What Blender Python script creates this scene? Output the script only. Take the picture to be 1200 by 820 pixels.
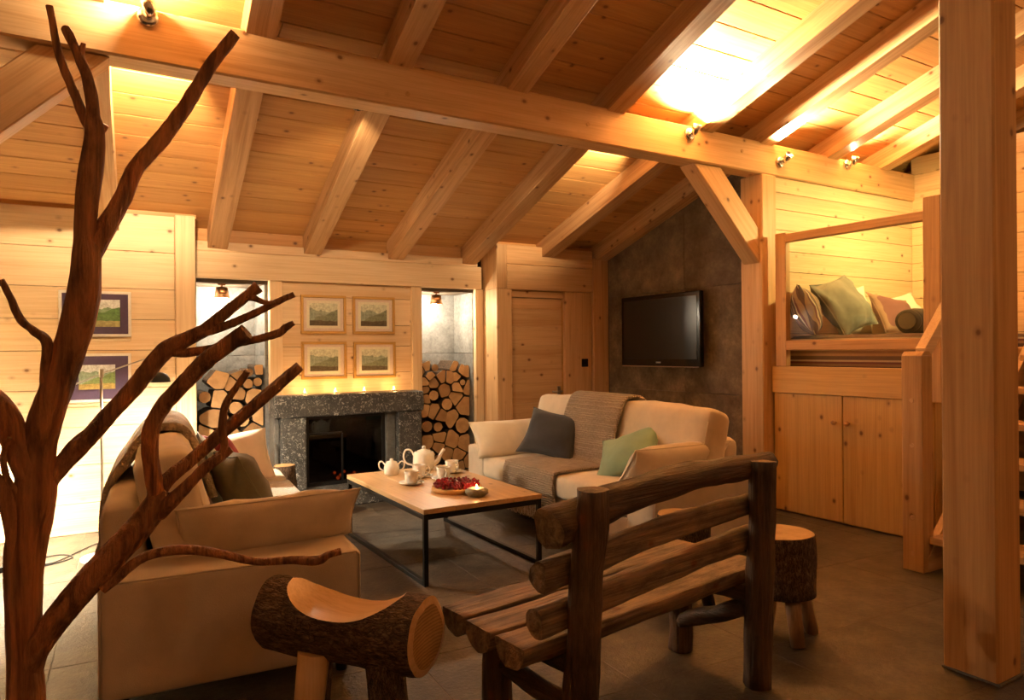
import bpy, bmesh, math, random
from mathutils import Vector, Matrix, noise
random.seed(7)
for o in list(bpy.data.objects): bpy.data.objects.remove(o)
SC = bpy.context.scene
COL = SC.collection
PI = math.pi
R = math.radians

# ------------------------------------------------------------------ camera
H = 1.25; FPX = 829.0; YAW = R(31.30); PITCH = R(-0.013); ROLL = R(-0.483)
_fw = Vector((math.sin(YAW)*math.cos(PITCH), math.cos(YAW)*math.cos(PITCH), math.sin(PITCH)))
_r = Vector((math.cos(YAW), -math.sin(YAW), 0)); _u = _r.cross(_fw)
_r, _u = math.cos(ROLL)*_r + math.sin(ROLL)*_u, -math.sin(ROLL)*_r + math.cos(ROLL)*_u
cd = bpy.data.cameras.new('camera'); cam = bpy.data.objects.new('camera', cd); COL.objects.link(cam)
cd.sensor_fit = 'HORIZONTAL'; cd.sensor_width = 36; cd.lens = FPX/1200*36; cd.clip_start = .05
m = Matrix((_r, _u, -_fw)).transposed().to_4x4(); m.translation = (0, 0, H); cam.matrix_world = m
SC.camera = cam
def sight(x, y, d):                     # a point d metres ahead of the photographer
    return Vector((0, 0, H)) + (_r*((x-600)/FPX) - _u*((y-410)/FPX) + _fw)*d

# ------------------------------------------------------------------ world, exposure
w = bpy.data.worlds.new('night'); SC.world = w; w.use_nodes = True
w.node_tree.nodes['Background'].inputs[0].default_value = (.03, .035, .05, 1)
w.node_tree.nodes['Background'].inputs[1].default_value = .2
vs = SC.view_settings
vs.view_transform = 'Standard'; vs.look = 'None'; vs.gamma = 1; vs.use_curve_mapping = False
vs.exposure = 1.2
WARM = (1.0, .62, .29); WARM2 = (1.0, .71, .40); YELLOW = (1.0, .80, .28); HALO = (1.0, .82, .58)
POW = dict(beam_back_l=110, beam_back_r=60, beam_front_l=26, beam_front_r=340, beam_end=90, floor_lamp=420, read=70,
           niche=13, alcove=46, stair=7, table=5, room=6, candle=.5, wash=24, beam_top=70)

# ------------------------------------------------------------------ materials
M = {}
def newmat(name):
    mt = bpy.data.materials.new(name); mt.use_nodes = True
    nt = mt.node_tree; b = nt.nodes['Principled BSDF']; M[name] = mt
    return mt, nt, b
def N(nt, t, **k):
    n = nt.nodes.new(t)
    for a, v in k.items(): setattr(n, a, v)
    return n
def ramp(nt, stops, interp='LINEAR'):
    n = N(nt, 'ShaderNodeValToRGB'); cr = n.color_ramp; cr.interpolation = interp
    while len(cr.elements) > 1: cr.elements.remove(cr.elements[-1])
    for i, (p, c) in enumerate(stops):
        e = cr.elements[0] if i == 0 else cr.elements.new(p)
        e.position = p; e.color = (*c, 1) if len(c) == 3 else c
    return n
def coords(nt, scale=(1, 1, 1), rnd=True):
    tc = N(nt, 'ShaderNodeTexCoord'); mp = N(nt, 'ShaderNodeMapping'); mp.inputs['Scale'].default_value = scale
    if rnd:
        oi = N(nt, 'ShaderNodeObjectInfo'); mu = N(nt, 'ShaderNodeVectorMath', operation='MULTIPLY_ADD')
        cx = N(nt, 'ShaderNodeCombineXYZ')
        for i in range(3): nt.links.new(oi.outputs['Random'], cx.inputs[i])
        mu.inputs[1].default_value = (37.0, 53.0, 71.0)
        nt.links.new(cx.outputs[0], mu.inputs[0]); nt.links.new(tc.outputs['Object'], mu.inputs[2])
        nt.links.new(mu.outputs[0], mp.inputs['Vector'])
    else: nt.links.new(tc.outputs['Object'], mp.inputs['Vector'])
    return mp.outputs[0]
def mix(nt, a, b, fac, bt='MIX'):
    n = N(nt, 'ShaderNodeMix', data_type='RGBA', blend_type=bt)
    for s, v in ((0, fac), (6, a), (7, b)):
        if hasattr(v, 'links'): nt.links.new(v, n.inputs[s])
        else: n.inputs[s].default_value = v if s == 0 else ((*v, 1) if len(v) == 3 else v)
    return n.outputs[2]
def bump(nt, b, h, strength, dist=.01):
    n = N(nt, 'ShaderNodeBump'); n.inputs['Strength'].default_value = strength; n.inputs['Distance'].default_value = dist
    nt.links.new(h, n.inputs['Height']); nt.links.new(n.outputs[0], b.inputs['Normal'])
def tex_noise(nt, vec, scale, detail=4, rough=.55, dist=0):
    n = N(nt, 'ShaderNodeTexNoise'); n.inputs['Scale'].default_value = scale; n.inputs['Detail'].default_value = detail
    n.inputs['Roughness'].default_value = rough; n.inputs['Distortion'].default_value = dist
    nt.links.new(vec, n.inputs['Vector']); return n.outputs['Fac']

def ramp_out(nt, sock, stops):
    r = ramp(nt, stops); nt.links.new(sock, r.inputs[0]); return r.outputs[0]
def wood(name, light, dark, knot=(.16, .06, .02), knots=True, rough=.5, contrast=1.0, bumps=.12):
    """pine along x, y and z: name_x, name_y, name_z"""
    for ax in 'xyz':
        mt, nt, b = newmat(name+'_'+ax)
        i = 'xyz'.index(ax)
        sc = [14.0]*3; sc[i] = .55
        v = coords(nt, sc); f = tex_noise(nt, v, 1.6, 6, .6, .9)
        rp = ramp(nt, [(.5-.22/contrast, dark), (.5, [(a*.65+c*.35) for a, c in zip(light, dark)]), (.5+.2/contrast, light)]); nt.links.new(f, rp.inputs[0])
        sc2 = [60.0]*3; sc2[i] = 1.2
        v2 = coords(nt, sc2); f2 = tex_noise(nt, v2, 2, 3, .6)
        rp2 = ramp(nt, [(.3, (.78, .72, .64)), (.6, (1, 1, 1))]); nt.links.new(f2, rp2.inputs[0])
        c = mix(nt, rp.outputs[0], rp2.outputs[0], .55, 'MULTIPLY')
        # every board its own tone
        oi = N(nt, 'ShaderNodeObjectInfo'); r3 = ramp(nt, [(0, (.86, .82, .76)), (.5, (1, 1, 1)), (1, (1.0, .93, .86))])
        nt.links.new(oi.outputs['Random'], r3.inputs[0]); c = mix(nt, c, r3.outputs[0], .8, 'MULTIPLY')
        if knots:
            sk = [8.0]*3; sk[i] = 6.0
            vk = coords(nt, sk); vo = N(nt, 'ShaderNodeTexVoronoi'); vo.inputs['Scale'].default_value = 1.0
            nt.links.new(vk, vo.inputs['Vector'])
            rk = ramp(nt, [(0, (1, 1, 1)), (.07, (.85, .85, .85)), (.11, (.25, .25, .25)), (.19, (0, 0, 0))]); nt.links.new(vo.outputs['Distance'], rk.inputs[0])
            c = mix(nt, c, knot, rk.outputs[0])
        nt.links.new(c, b.inputs['Base Color']); b.inputs['Roughness'].default_value = rough
        hb = f2
        if bumps > .35:
            sm = N(nt, 'ShaderNodeMath', operation='MULTIPLY_ADD'); nt.links.new(f, sm.inputs[0]); sm.inputs[1].default_value = 2.5; nt.links.new(f2, sm.inputs[2]); hb = sm.outputs[0]
            pt = tex_noise(nt, coords(nt, [3 if k == i else 9 for k in range(3)]), 1.3, 5, .7); c2 = mix(nt, c, ramp_out(nt, pt, [(.35, (.45, .42, .40)), (.5, (1, 1, 1)), (.68, (1.5, 1.25, 1.05))]), 1, 'MULTIPLY'); nt.links.new(c2, b.inputs['Base Color'])
        bump(nt, b, hb, bumps, .012 if bumps > .35 else .004)
wood('pine', (.74, .50, .27), (.55, .32, .14))
wood('pale', (.84, .66, .43), (.72, .51, .29))
wood('honey', (.66, .41, .185), (.46, .25, .09))
wood('rafter', (.70, .46, .25), (.50, .29, .13), contrast=1.4, bumps=.3)
wood('board', (.64, .365, .135), (.48, .24, .07))
wood('cab', (.76, .49, .175), (.60, .345, .105))
wood('oak', (.70, .48, .26), (.56, .35, .16), rough=.35)
wood('bench', (.125, .074, .040), (.042, .024, .013), contrast=1.5, rough=.6, bumps=.6)
wood('benchlight', (.30, .215, .14), (.105, .07, .043), contrast=1.3, rough=.6, bumps=.4)
wood('stripped', (.50, .23, .10), (.18, .075, .03), knots=False, contrast=1.8, rough=.6, bumps=.9)

def stone(name, cols, scale, bstr, rough=.6, fleck=None, tone=.3, fleck_scale=60):
    mt, nt, b = newmat(name); v = coords(nt)
    f = tex_noise(nt, v, scale, 8, .65); rp = ramp(nt, cols); nt.links.new(f, rp.inputs[0]); c = rp.outputs[0]
    g = tex_noise(nt, v, scale*7, 4, .7)
    c = mix(nt, c, ramp_out(nt, g, [(.3, (.55, .55, .55)), (.7, (1.25, 1.25, 1.25))]), .6, 'MULTIPLY')
    oi = N(nt, 'ShaderNodeObjectInfo'); c = mix(nt, c, ramp_out(nt, oi.outputs['Random'], [(0, (.82, .82, .82)), (1, (1.12, 1.1, 1.08))]), tone*2.5 if tone < .4 else 1, 'MULTIPLY')
    h = g
    if fleck:
        n = N(nt, 'ShaderNodeTexNoise'); n.inputs['Scale'].default_value = fleck_scale; n.inputs['Detail'].default_value = 3; n.inputs['Distortion'].default_value = 1.6
        nt.links.new(v, n.inputs['Vector'])
        k = ramp_out(nt, n.outputs['Fac'], [(.56, (0, 0, 0)), (.66, (1, 1, 1))]); c = mix(nt, c, fleck, k); h = n.outputs['Fac']
    nt.links.new(c, b.inputs['Base Color']); b.inputs['Roughness'].default_value = rough
    bump(nt, b, h, bstr, .01)
stone('tile', [(.3, (.040, .030, .020)), (.5, (.076, .059, .041)), (.72, (.135, .108, .077))], 7, .5, .48, tone=.12)
stone('grout', [(.3, (.10, .082, .061)), (.7, (.14, .115, .087))], 20, .1, .8)
stone('slate', [(.3, (.09, .066, .043)), (.52, (.185, .138, .09)), (.75, (.33, .25, .165))], 5, .6, .75)
stone('nichestone', [(.3, (.13, .13, .128)), (.7, (.30, .30, .29))], 5, .6, .7)
stone('hammered', [(.3, (.045, .045, .045)), (.7, (.095, .095, .092))], 6, 1.0, .55, fleck=(.36, .35, .33), fleck_scale=42)
stone('hearthstone', [(.3, (.10, .10, .095)), (.7, (.19, .19, .18))], 6, .5, .5)
stone('pebble', [(.3, (.20, .17, .10)), (.7, (.34, .30, .20))], 9, .2, .45)

def bark(name, cols, scale, strength, stretch):
    mt, nt, b = newmat(name); v = coords(nt, stretch)
    vo = N(nt, 'ShaderNodeTexVoronoi', feature='DISTANCE_TO_EDGE'); vo.inputs['Scale'].default_value = scale
    nz = N(nt, 'ShaderNodeTexNoise'); nz.inputs['Scale'].default_value = scale*.8; nz.inputs['Detail'].default_value = 4; nt.links.new(v, nz.inputs['Vector'])
    mv = N(nt, 'ShaderNodeVectorMath', operation='MULTIPLY_ADD'); mv.inputs[1].default_value = (.22, .22, .22)
    nt.links.new(nz.outputs['Color'], mv.inputs[0]); nt.links.new(v, mv.inputs[2]); nt.links.new(mv.outputs[0], vo.inputs['Vector'])
    f = tex_noise(nt, v, scale*2.2, 6, .65)
    c = ramp_out(nt, f, cols)
    c = mix(nt, c, ramp_out(nt, vo.outputs['Distance'], [(.0, (.25, .22, .2)), (.14, (1, 1, 1))]), .85, 'MULTIPLY')
    nt.links.new(c, b.inputs['Base Color']); b.inputs['Roughness'].default_value = .85
    ad = N(nt, 'ShaderNodeMath', operation='MULTIPLY_ADD'); ad.inputs[1].default_value = 1.2
    nt.links.new(vo.outputs['Distance'], ad.inputs[0]); nt.links.new(f, ad.inputs[2]); bump(nt, b, ad.outputs[0], strength, .02)
BK = [(.3, (.055, .03, .017)), (.5, (.14, .08, .045)), (.72, (.30, .19, .11))]
bark('bark_x', BK, 30, 1.0, (.35, 1, 1)); bark('bark_z', BK, 38, 1.0, (1, 1, .4)); bark('bark_log', [(.3, (.05, .03, .018)), (.7, (.17, .105, .06))], 40, .7, (1, .3, 1))

def rings(name, light, dark, axis, scale=55):
    mt, nt, b = newmat(name); v = coords(nt, rnd=False)
    wv = N(nt, 'ShaderNodeTexWave', wave_type='RINGS', rings_direction=axis); wv.inputs['Scale'].default_value = scale
    wv.inputs['Distortion'].default_value = 2.2; wv.inputs['Detail'].default_value = 2; wv.inputs['Detail Scale'].default_value = 1.2
    nt.links.new(v, wv.inputs['Vector']); c = ramp_out(nt, wv.outputs['Fac'], [(.1, dark), (.7, light)])
    v2 = coords(nt); f = tex_noise(nt, v2, 14, 5, .6); c = mix(nt, c, ramp_out(nt, f, [(.3, (.74, .68, .6)), (.6, (1, 1, 1))]), .8, 'MULTIPLY')
    oi = N(nt, 'ShaderNodeObjectInfo'); c = mix(nt, c, ramp_out(nt, oi.outputs['Random'], [(0, (.62, .55, .48)), (.5, (.9, .86, .8)), (1, (1.1, 1.08, 1.04))]), 1, 'MULTIPLY')
    nt.links.new(c, b.inputs['Base Color']); b.inputs['Roughness'].default_value = .7; bump(nt, b, f, .3, .006)
rings('cut_log', (.66, .43, .22), (.55, .34, .16), 'Y'); rings('cut_top', (.66, .46, .23), (.56, .37, .17), 'Z'); rings('cut_side', (.62, .40, .17), (.40, .24, .09), 'X', 30)

def cloth(name, col, var=.12, scale=300, strength=.25, weave=None, rough=.9, sheen=.2):
    mt, nt, b = newmat(name); v = coords(nt)
    f = tex_noise(nt, v, 7, 4, .6); c = ramp_out(nt, f, [(.25, [x*(1-var) for x in col]), (.75, [min(1, x*(1+var)) for x in col])])
    h = tex_noise(nt, v, scale, 2, .5)
    if weave:
        a = N(nt, 'ShaderNodeTexWave', bands_direction='Y'); a.inputs['Scale'].default_value = weave; a.inputs['Distortion'].default_value = 3; a.inputs['Detail Scale'].default_value = 3
        a2 = N(nt, 'ShaderNodeTexWave', bands_direction='Z'); a2.inputs['Scale'].default_value = weave*.8; a2.inputs['Distortion'].default_value = 3
        a3 = N(nt, 'ShaderNodeTexWave', bands_direction='X'); a3.inputs['Scale'].default_value = weave*.8; a3.inputs['Distortion'].default_value = 3
        for q in (a, a2, a3): nt.links.new(v, q.inputs['Vector'])
        s1 = N(nt, 'ShaderNodeMath', operation='MULTIPLY'); nt.links.new(a2.outputs['Fac'], s1.inputs[0]); nt.links.new(a3.outputs['Fac'], s1.inputs[1])
        s2 = N(nt, 'ShaderNodeMath', operation='MULTIPLY_ADD'); nt.links.new(a.outputs['Fac'], s2.inputs[0]); s2.inputs[1].default_value = .6; nt.links.new(s1.outputs[0], s2.inputs[2])
        h = s2.outputs[0]; c = mix(nt, c, ramp_out(nt, h, [(.1, (.55, .52, .48)), (.7, (1.1, 1.1, 1.1))]), .9, 'MULTIPLY')
    nt.links.new(c, b.inputs['Base Color']); b.inputs['Roughness'].default_value = rough; b.inputs['Sheen Weight'].default_value = sheen
    bump(nt, b, h, strength, .02 if scale < 100 else (.012 if weave else .004))
cloth('linen', (.60, .51, .40)); cloth('cushion', (.70, .60, .47)); cloth('cream', (.78, .70, .58)); cloth('navy', (.035, .042, .055), .25)
cloth('teal', (.22, .36, .27)); cloth('olive', (.125, .12, .085), .35); cloth('red', (.42, .03, .04)); cloth('paleblue', (.42, .52, .58))
cloth('knit', (.53, .42, .31), .15, weave=26, strength=1.0); cloth('wool', (.46, .39, .29), .4, scale=45, strength=1.0); cloth('whiteknit', (.82, .78, .70), .1, weave=40, strength=.7)
cloth('greygreen', (.17, .165, .115), .3); cloth('offwhite', (.75, .70, .56))
def striped(name, stops, scale, axis='X'):
    mt, nt, b = newmat(name); v = coords(nt, rnd=False)
    wv = N(nt, 'ShaderNodeTexWave', wave_profile='SAW', bands_direction=axis); wv.inputs['Scale'].default_value = scale; nt.links.new(v, wv.inputs['Vector'])
    r_ = ramp(nt, stops, 'CONSTANT'); nt.links.new(wv.outputs['Fac'], r_.inputs[0]); nt.links.new(r_.outputs[0], b.inputs['Base Color'])
    b.inputs['Roughness'].default_value = .9; f = tex_noise(nt, v, 200, 2); bump(nt, b, f, .3, .004)
STR = [(0, (.20, .12, .07)), (.14, (.42, .33, .2)), (.22, (.10, .06, .05)), (.4, (.30, .19, .10)), (.52, (.16, .06, .05)), (.62, (.48, .40, .27)), (.7, (.14, .09, .06)), (.88, (.34, .22, .12))]
striped('stripe', STR, 2.6); striped('stripe_z', STR, 2.0, 'Z')
striped('maroon', [(0, (.22, .11, .08)), (.3, (.33, .24, .15)), (.4, (.16, .06, .05)), (.75, (.26, .15, .09))], 2.2, 'Y')
striped('plaid', [(0, (.10, .10, .07)), (.25, (.24, .23, .15)), (.4, (.05, .05, .04)), (.7, (.18, .17, .11)), (.85, (.07, .07, .05))], 4, 'X')

def plain(name, col, rough=.5, metal=0, emit=None, es=0, **k):
    mt, nt, b = newmat(name); b.inputs['Base Color'].default_value = (*col, 1); b.inputs['Roughness'].default_value = rough; b.inputs['Metallic'].default_value = metal
    v = coords(nt); f = tex_noise(nt, v, 60, 3); c = ramp_out(nt, f, [(.3, [x*.94 for x in col]), (.7, [min(1, x*1.05) for x in col])]); nt.links.new(c, b.inputs['Base Color'])
    if emit: b.inputs['Emission Color'].default_value = (*emit, 1); b.inputs['Emission Strength'].default_value = es
    for a, val in k.items(): b.inputs[a].default_value = val
plain('black_metal', (.012, .012, .012), .45, .4); plain('black_gloss', (.008, .008, .009), .12); plain('screen', (.006, .006, .007), .3)
plain('chrome', (.75, .75, .75), .18, 1); plain('steel', (.45, .43, .40), .3, 1); plain('copper', (.55, .30, .15), .3, 1); plain('porcelain', (.85, .82, .76), .12)
plain('white_paint', (.8, .77, .7), .5); plain('gold', (.55, .32, .09), .45, .35); plain('mat_lilac', (.80, .64, .60), .9); plain('mat_inner', (.88, .80, .68), .9)
plain('mat_purple', (.075, .045, .09), .9); plain('pie', (.60, .33, .11), .8); plain('berry', (.27, .006, .014), .16); plain('wax', (.8, .72, .55), .5)
plain('flame', (1, .7, .3), .5, emit=(1, .55, .16), es=45); plain('bulb', (1, .9, .7), .5, emit=(1, .78, .48), es=30); plain('ember', (.3, .03, .01), .9, emit=(1, .12, .02), es=1.2)
plain('firebox', (.012, .011, .010), .8); plain('logo', (.5, .5, .5), .3, .8); plain('shade_white', (.85, .80, .70), .8, emit=(1, .8, .55), es=4); plain('cable', (.02, .02, .02), .5)
plain('dark_core', (.10, .07, .045), .9)
def glass(name, rough=.02, tint=(1, 1, 1)):
    mt, nt, b = newmat(name); nt.nodes.remove(b)
    t = N(nt, 'ShaderNodeBsdfTransparent'); t.inputs[0].default_value = (*tint, 1); g = N(nt, 'ShaderNodeBsdfGlossy'); g.inputs['Roughness'].default_value = rough
    fr = N(nt, 'ShaderNodeFresnel'); fr.inputs['IOR'].default_value = 1.45; mx = N(nt, 'ShaderNodeMixShader')
    ge = N(nt, 'ShaderNodeNewGeometry'); iv = N(nt, 'ShaderNodeMath', operation='SUBTRACT'); iv.inputs[0].default_value = 1; nt.links.new(ge.outputs['Backfacing'], iv.inputs[1])
    fm = N(nt, 'ShaderNodeMath', operation='MULTIPLY'); nt.links.new(fr.outputs[0], fm.inputs[0]); nt.links.new(iv.outputs[0], fm.inputs[1]); nt.links.new(fm.outputs[0], mx.inputs[0]); nt.links.new(t.outputs[0], mx.inputs[1]); nt.links.new(g.outputs[0], mx.inputs[2])
    nt.links.new(mx.outputs[0], nt.nodes['Material Output'].inputs[0])
glass('glass', .01, (.97, .98, .96)); glass('smoked', .03, (.22, .2, .18))
def shadecloth(name, col):
    mt, nt, b = newmat(name); nt.nodes.remove(b); d = N(nt, 'ShaderNodeBsdfDiffuse'); t = N(nt, 'ShaderNodeBsdfTranslucent'); mx = N(nt, 'ShaderNodeMixShader'); mx.inputs[0].default_value = .6
    d.inputs[0].default_value = t.inputs[0].default_value = (*col, 1)
    nt.links.new(d.outputs[0], mx.inputs[1]); nt.links.new(t.outputs[0], mx.inputs[2]); nt.links.new(mx.outputs[0], nt.nodes['Material Output'].inputs[0])
shadecloth('shade_cloth', (.88, .82, .70))
def landscape(name, sky, far, near, ground, seed):
    """a small mountain view printed on paper, x across and z up, local origin in its middle"""
    mt, nt, b = newmat(name); tc = N(nt, 'ShaderNodeTexCoord'); sp = N(nt, 'ShaderNodeSeparateXYZ'); nt.links.new(tc.outputs['Generated'], sp.inputs[0])
    def ridge(base, amp, freq, slope, off):
        cx = N(nt, 'ShaderNodeCombineXYZ'); nt.links.new(sp.outputs['X'], cx.inputs['X']); cx.inputs['Y'].default_value = off
        n = tex_noise(nt, cx.outputs[0], freq, 5, .55)
        a = N(nt, 'ShaderNodeMath', operation='MULTIPLY_ADD'); nt.links.new(n, a.inputs[0]); a.inputs[1].default_value = amp; a.inputs[2].default_value = base-amp*.5
        a2 = N(nt, 'ShaderNodeMath', operation='MULTIPLY_ADD'); nt.links.new(sp.outputs['X'], a2.inputs[0]); a2.inputs[1].default_value = slope; nt.links.new(a.outputs[0], a2.inputs[2])
        g = N(nt, 'ShaderNodeMath', operation='LESS_THAN'); nt.links.new(sp.outputs['Z'], g.inputs[0]); nt.links.new(a2.outputs[0], g.inputs[1]); return g.outputs[0]
    nz = tex_noise(nt, tc.outputs['Generated'], 9, 6, .7)
    def shade(c): return ramp_out(nt, nz, [(.3, [x*.55 for x in c]), (.7, [min(1, x*1.5) for x in c])])
    c = shade(sky); c = mix(nt, c, shade(far), ridge(.72, .55, 3.0, -.1, seed)); c = mix(nt, c, shade(near), ridge(.22, .45, 2.4, .5, seed+9)); c = mix(nt, c, shade(ground), ridge(.22, .15, 3, 0, seed+4))
    nt.links.new(c, b.inputs['Base Color']); b.inputs['Roughness'].default_value = .8
G1 = ((.72, .70, .56), (.34, .38, .32), (.22, .24, .17), (.12, .09, .06))
for k in range(4): landscape('print_%d' % k, *G1, seed=3.1+k*7.7)
landscape('valley_0', (.62, .66, .68), (.22, .32, .20), (.10, .20, .06), (.34, .30, .13), 11.3); landscape('valley_1', (.60, .64, .66), (.25, .33, .24), (.17, .24, .08), (.36, .27, .08), 23.9)

# ------------------------------------------------------------------ mesh helpers
def link(name, me, mats, parent=None, loc=(0, 0, 0), rot=(0, 0, 0)):
    for x in (mats if isinstance(mats, (list, tuple)) else [mats]):
        if len(me.materials) < (len(mats) if isinstance(mats, (list, tuple)) else 1): me.materials.append(M[x])
    o = bpy.data.objects.new(name, me); COL.objects.link(o); o.location = loc; o.rotation_euler = rot
    if parent: o.parent = parent
    return o
def obj(name, bm, mats, parent=None, loc=(0, 0, 0), rot=(0, 0, 0), smooth=False):
    bmesh.ops.recalc_face_normals(bm, faces=bm.faces)
    me = bpy.data.meshes.new(name); bm.to_mesh(me); bm.free()
    if smooth:
        for p in me.polygons: p.use_smooth = len(p.vertices) <= 4
    return link(name, me, mats, parent, loc, rot)
def tag(o, label=None, cat=None, group=None, kind=None):
    if label: o['label'] = label
    if cat: o['category'] = cat
    if group: o['group'] = group
    if kind: o['kind'] = kind
    return o
def thing(name, label, cat, loc=(0, 0, 0), rotz=0, group=None, rot=None):
    o = bpy.data.objects.new(name, None); COL.objects.link(o); o.location = loc; o.rotation_euler = rot or (0, 0, rotz); o.empty_display_size = .1
    return tag(o, label, cat, group)
def bbox(bm, x0, x1, y0, y1, z0, z1, bev=0, seg=1):
    r_ = bmesh.ops.create_cube(bm, size=1); vs_ = r_['verts']
    for v in vs_:
        v.co = Vector(((x0+x1)/2 + v.co.x*(x1-x0), (y0+y1)/2 + v.co.y*(y1-y0), (z0+z1)/2 + v.co.z*(z1-z0)))
    if bev:
        es = list({e for v in vs_ for e in v.link_edges})
        bmesh.ops.bevel(bm, geom=es, offset=bev, segments=seg, affect='EDGES', profile=.5)
    return bm
def box(name, x0, x1, y0, y1, z0, z1, mat, parent=None, bev=.004, seg=1, rot=(0, 0, 0), auto=True):
    """a box with its origin in its middle; wood picks the grain of its longest side"""
    d = (x1-x0, y1-y0, z1-z0)
    if mat+'_x' in M and mat not in M: mat = mat+'_'+'xyz'[d.index(max(d))]
    bm = bmesh.new(); bbox(bm, -d[0]/2, d[0]/2, -d[1]/2, d[1]/2, -d[2]/2, d[2]/2, min(bev, min(d)*.3), seg)
    return obj(name, bm, mat, parent, ((x0+x1)/2, (y0+y1)/2, (z0+z1)/2), rot)
def prism(bm, poly, axis, a0, a1):
    """poly: list of (p, q); axis 'x': (y, z), 'y': (x, z), 'z': (x, y)"""
    def pt(p, q, a): return {'x': (a, p, q), 'y': (p, a, q), 'z': (p, q, a)}[axis]
    A = [bm.verts.new(pt(p, q, a0)) for p, q in poly]; B = [bm.verts.new(pt(p, q, a1)) for p, q in poly]
    fa = bm.faces.new(A); fb = bm.faces.new(B[::-1]); n = len(poly)
    for i in range(n): bm.faces.new((A[i], B[i], B[(i+1) % n], A[(i+1) % n]))
    return fa, fb
def tube(bm, pts, rads, seg=10, wob=0, caps=True, cap_mat=None, seed=0, squash=None, ends=(True, True)):
    pts = [Vector(p) for p in pts]; rings_ = []
    up = Vector((0, 0, 1))
    for i, p in enumerate(pts):
        t = (pts[min(i+1, len(pts)-1)] - pts[max(i-1, 0)]).normalized()
        if i == 0:
            a = up if abs(t.z) < .9 else Vector((1, 0, 0)); n1 = (a - t*a.dot(t)).normalized()
        else: n1 = (n1 - t*n1.dot(t)).normalized()
        n2 = t.cross(n1); ring = []
        for k in range(seg):
            an = 2*PI*k/seg; r_ = rads[i] if isinstance(rads, (list, tuple)) else rads
            q = n1*math.cos(an) + n2*math.sin(an)
            if wob: r_ *= 1 + wob*noise.noise(q*1.3 + p*6 + Vector((seed, seed*2, 0)))
            ring.append(bm.verts.new(p + q*r_))
        rings_.append(ring)
    for a, b in zip(rings_, rings_[1:]):
        for k in range(seg): bm.faces.new((a[k], a[(k+1) % seg], b[(k+1) % seg], b[k]))
    if caps:
        for e, rg in ((ends[0], rings_[0][::-1]), (ends[1], rings_[-1])):
            if e:
                f = bm.faces.new(rg); f.smooth = False
                if cap_mat is not None: f.material_index = cap_mat
    return rings_
def spline(pts, n=4):
    """Catmull-Rom through tuples of any length"""
    out = []; P = [pts[0]] + list(pts) + [pts[-1]]
    for i in range(1, len(P)-2):
        for k in range(n):
            t = k/n; out.append(tuple(.5*((2*b) + (-a+c)*t + (2*a-5*b+4*c-d)*t*t + (-a+3*b-3*c+d)*t**3) for a, b, c, d in zip(P[i-1], P[i], P[i+1], P[i+2])))
    out.append(tuple(pts[-1])); return out
def lathe(bm, prof, seg=20, c=(0, 0, 0)):
    rows = []
    for r_, z in prof:
        rows.append([bm.verts.new((c[0]+r_*math.cos(2*PI*k/seg), c[1]+r_*math.sin(2*PI*k/seg), c[2]+z)) for k in range(seg)] if r_ > 1e-5 else [bm.verts.new((c[0], c[1], c[2]+z))])
    for a, b in zip(rows, rows[1:]):
        for k in range(seg):
            k2 = (k+1) % seg
            if len(a) == 1 and len(b) > 1: bm.faces.new((a[0], b[k2], b[k]))
            elif len(b) == 1 and len(a) > 1: bm.faces.new((a[k], a[k2], b[0]))
            elif len(a) > 1: bm.faces.new((a[k], a[k2], b[k2], b[k]))
    return bm
def pillow_bm(w_, h_, t_, n=14, pinch=.07, wr=.012, seed=0, power=.55):
    """in the xz plane, thickness along y, middle at the origin"""
    bm = bmesh.new(); g = {}
    for s in (-1, 1):
        for i in range(n+1):
            for j in range(n+1):
                u = -1+2*i/n; v = -1+2*j/n; u = math.sin(u*PI/2*.92)/math.sin(PI/2*.92); v = math.sin(v*PI/2*.92)/math.sin(PI/2*.92)
                edge = i in (0, n) or j in (0, n)
                if edge and s == 1 and (i, j, -1) in g: g[i, j, 1] = g[i, j, -1]; continue
                x = u*w_/2*(1-pinch*(1-v*v)); z = v*h_/2*(1-pinch*(1-u*u))
                th = t_/2*(max(0, (1-abs(u)**2.4))*max(0, (1-abs(v)**2.4)))**power
                p = Vector((x*5, z*5, seed*3.7+s)); th += 0 if edge else wr*noise.noise(p)*1.0 + wr*.6*noise.noise(p*2.7)
                g[i, j, s] = bm.verts.new((x, s*th, z))
    for s in (-1, 1):
        for i in range(n):
            for j in range(n):
                q = [g[i, j, s], g[i+1, j, s], g[i+1, j+1, s], g[i, j+1, s]]
                try: bm.faces.new(q if s < 0 else q[::-1])
                except ValueError: pass
    return bm
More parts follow.
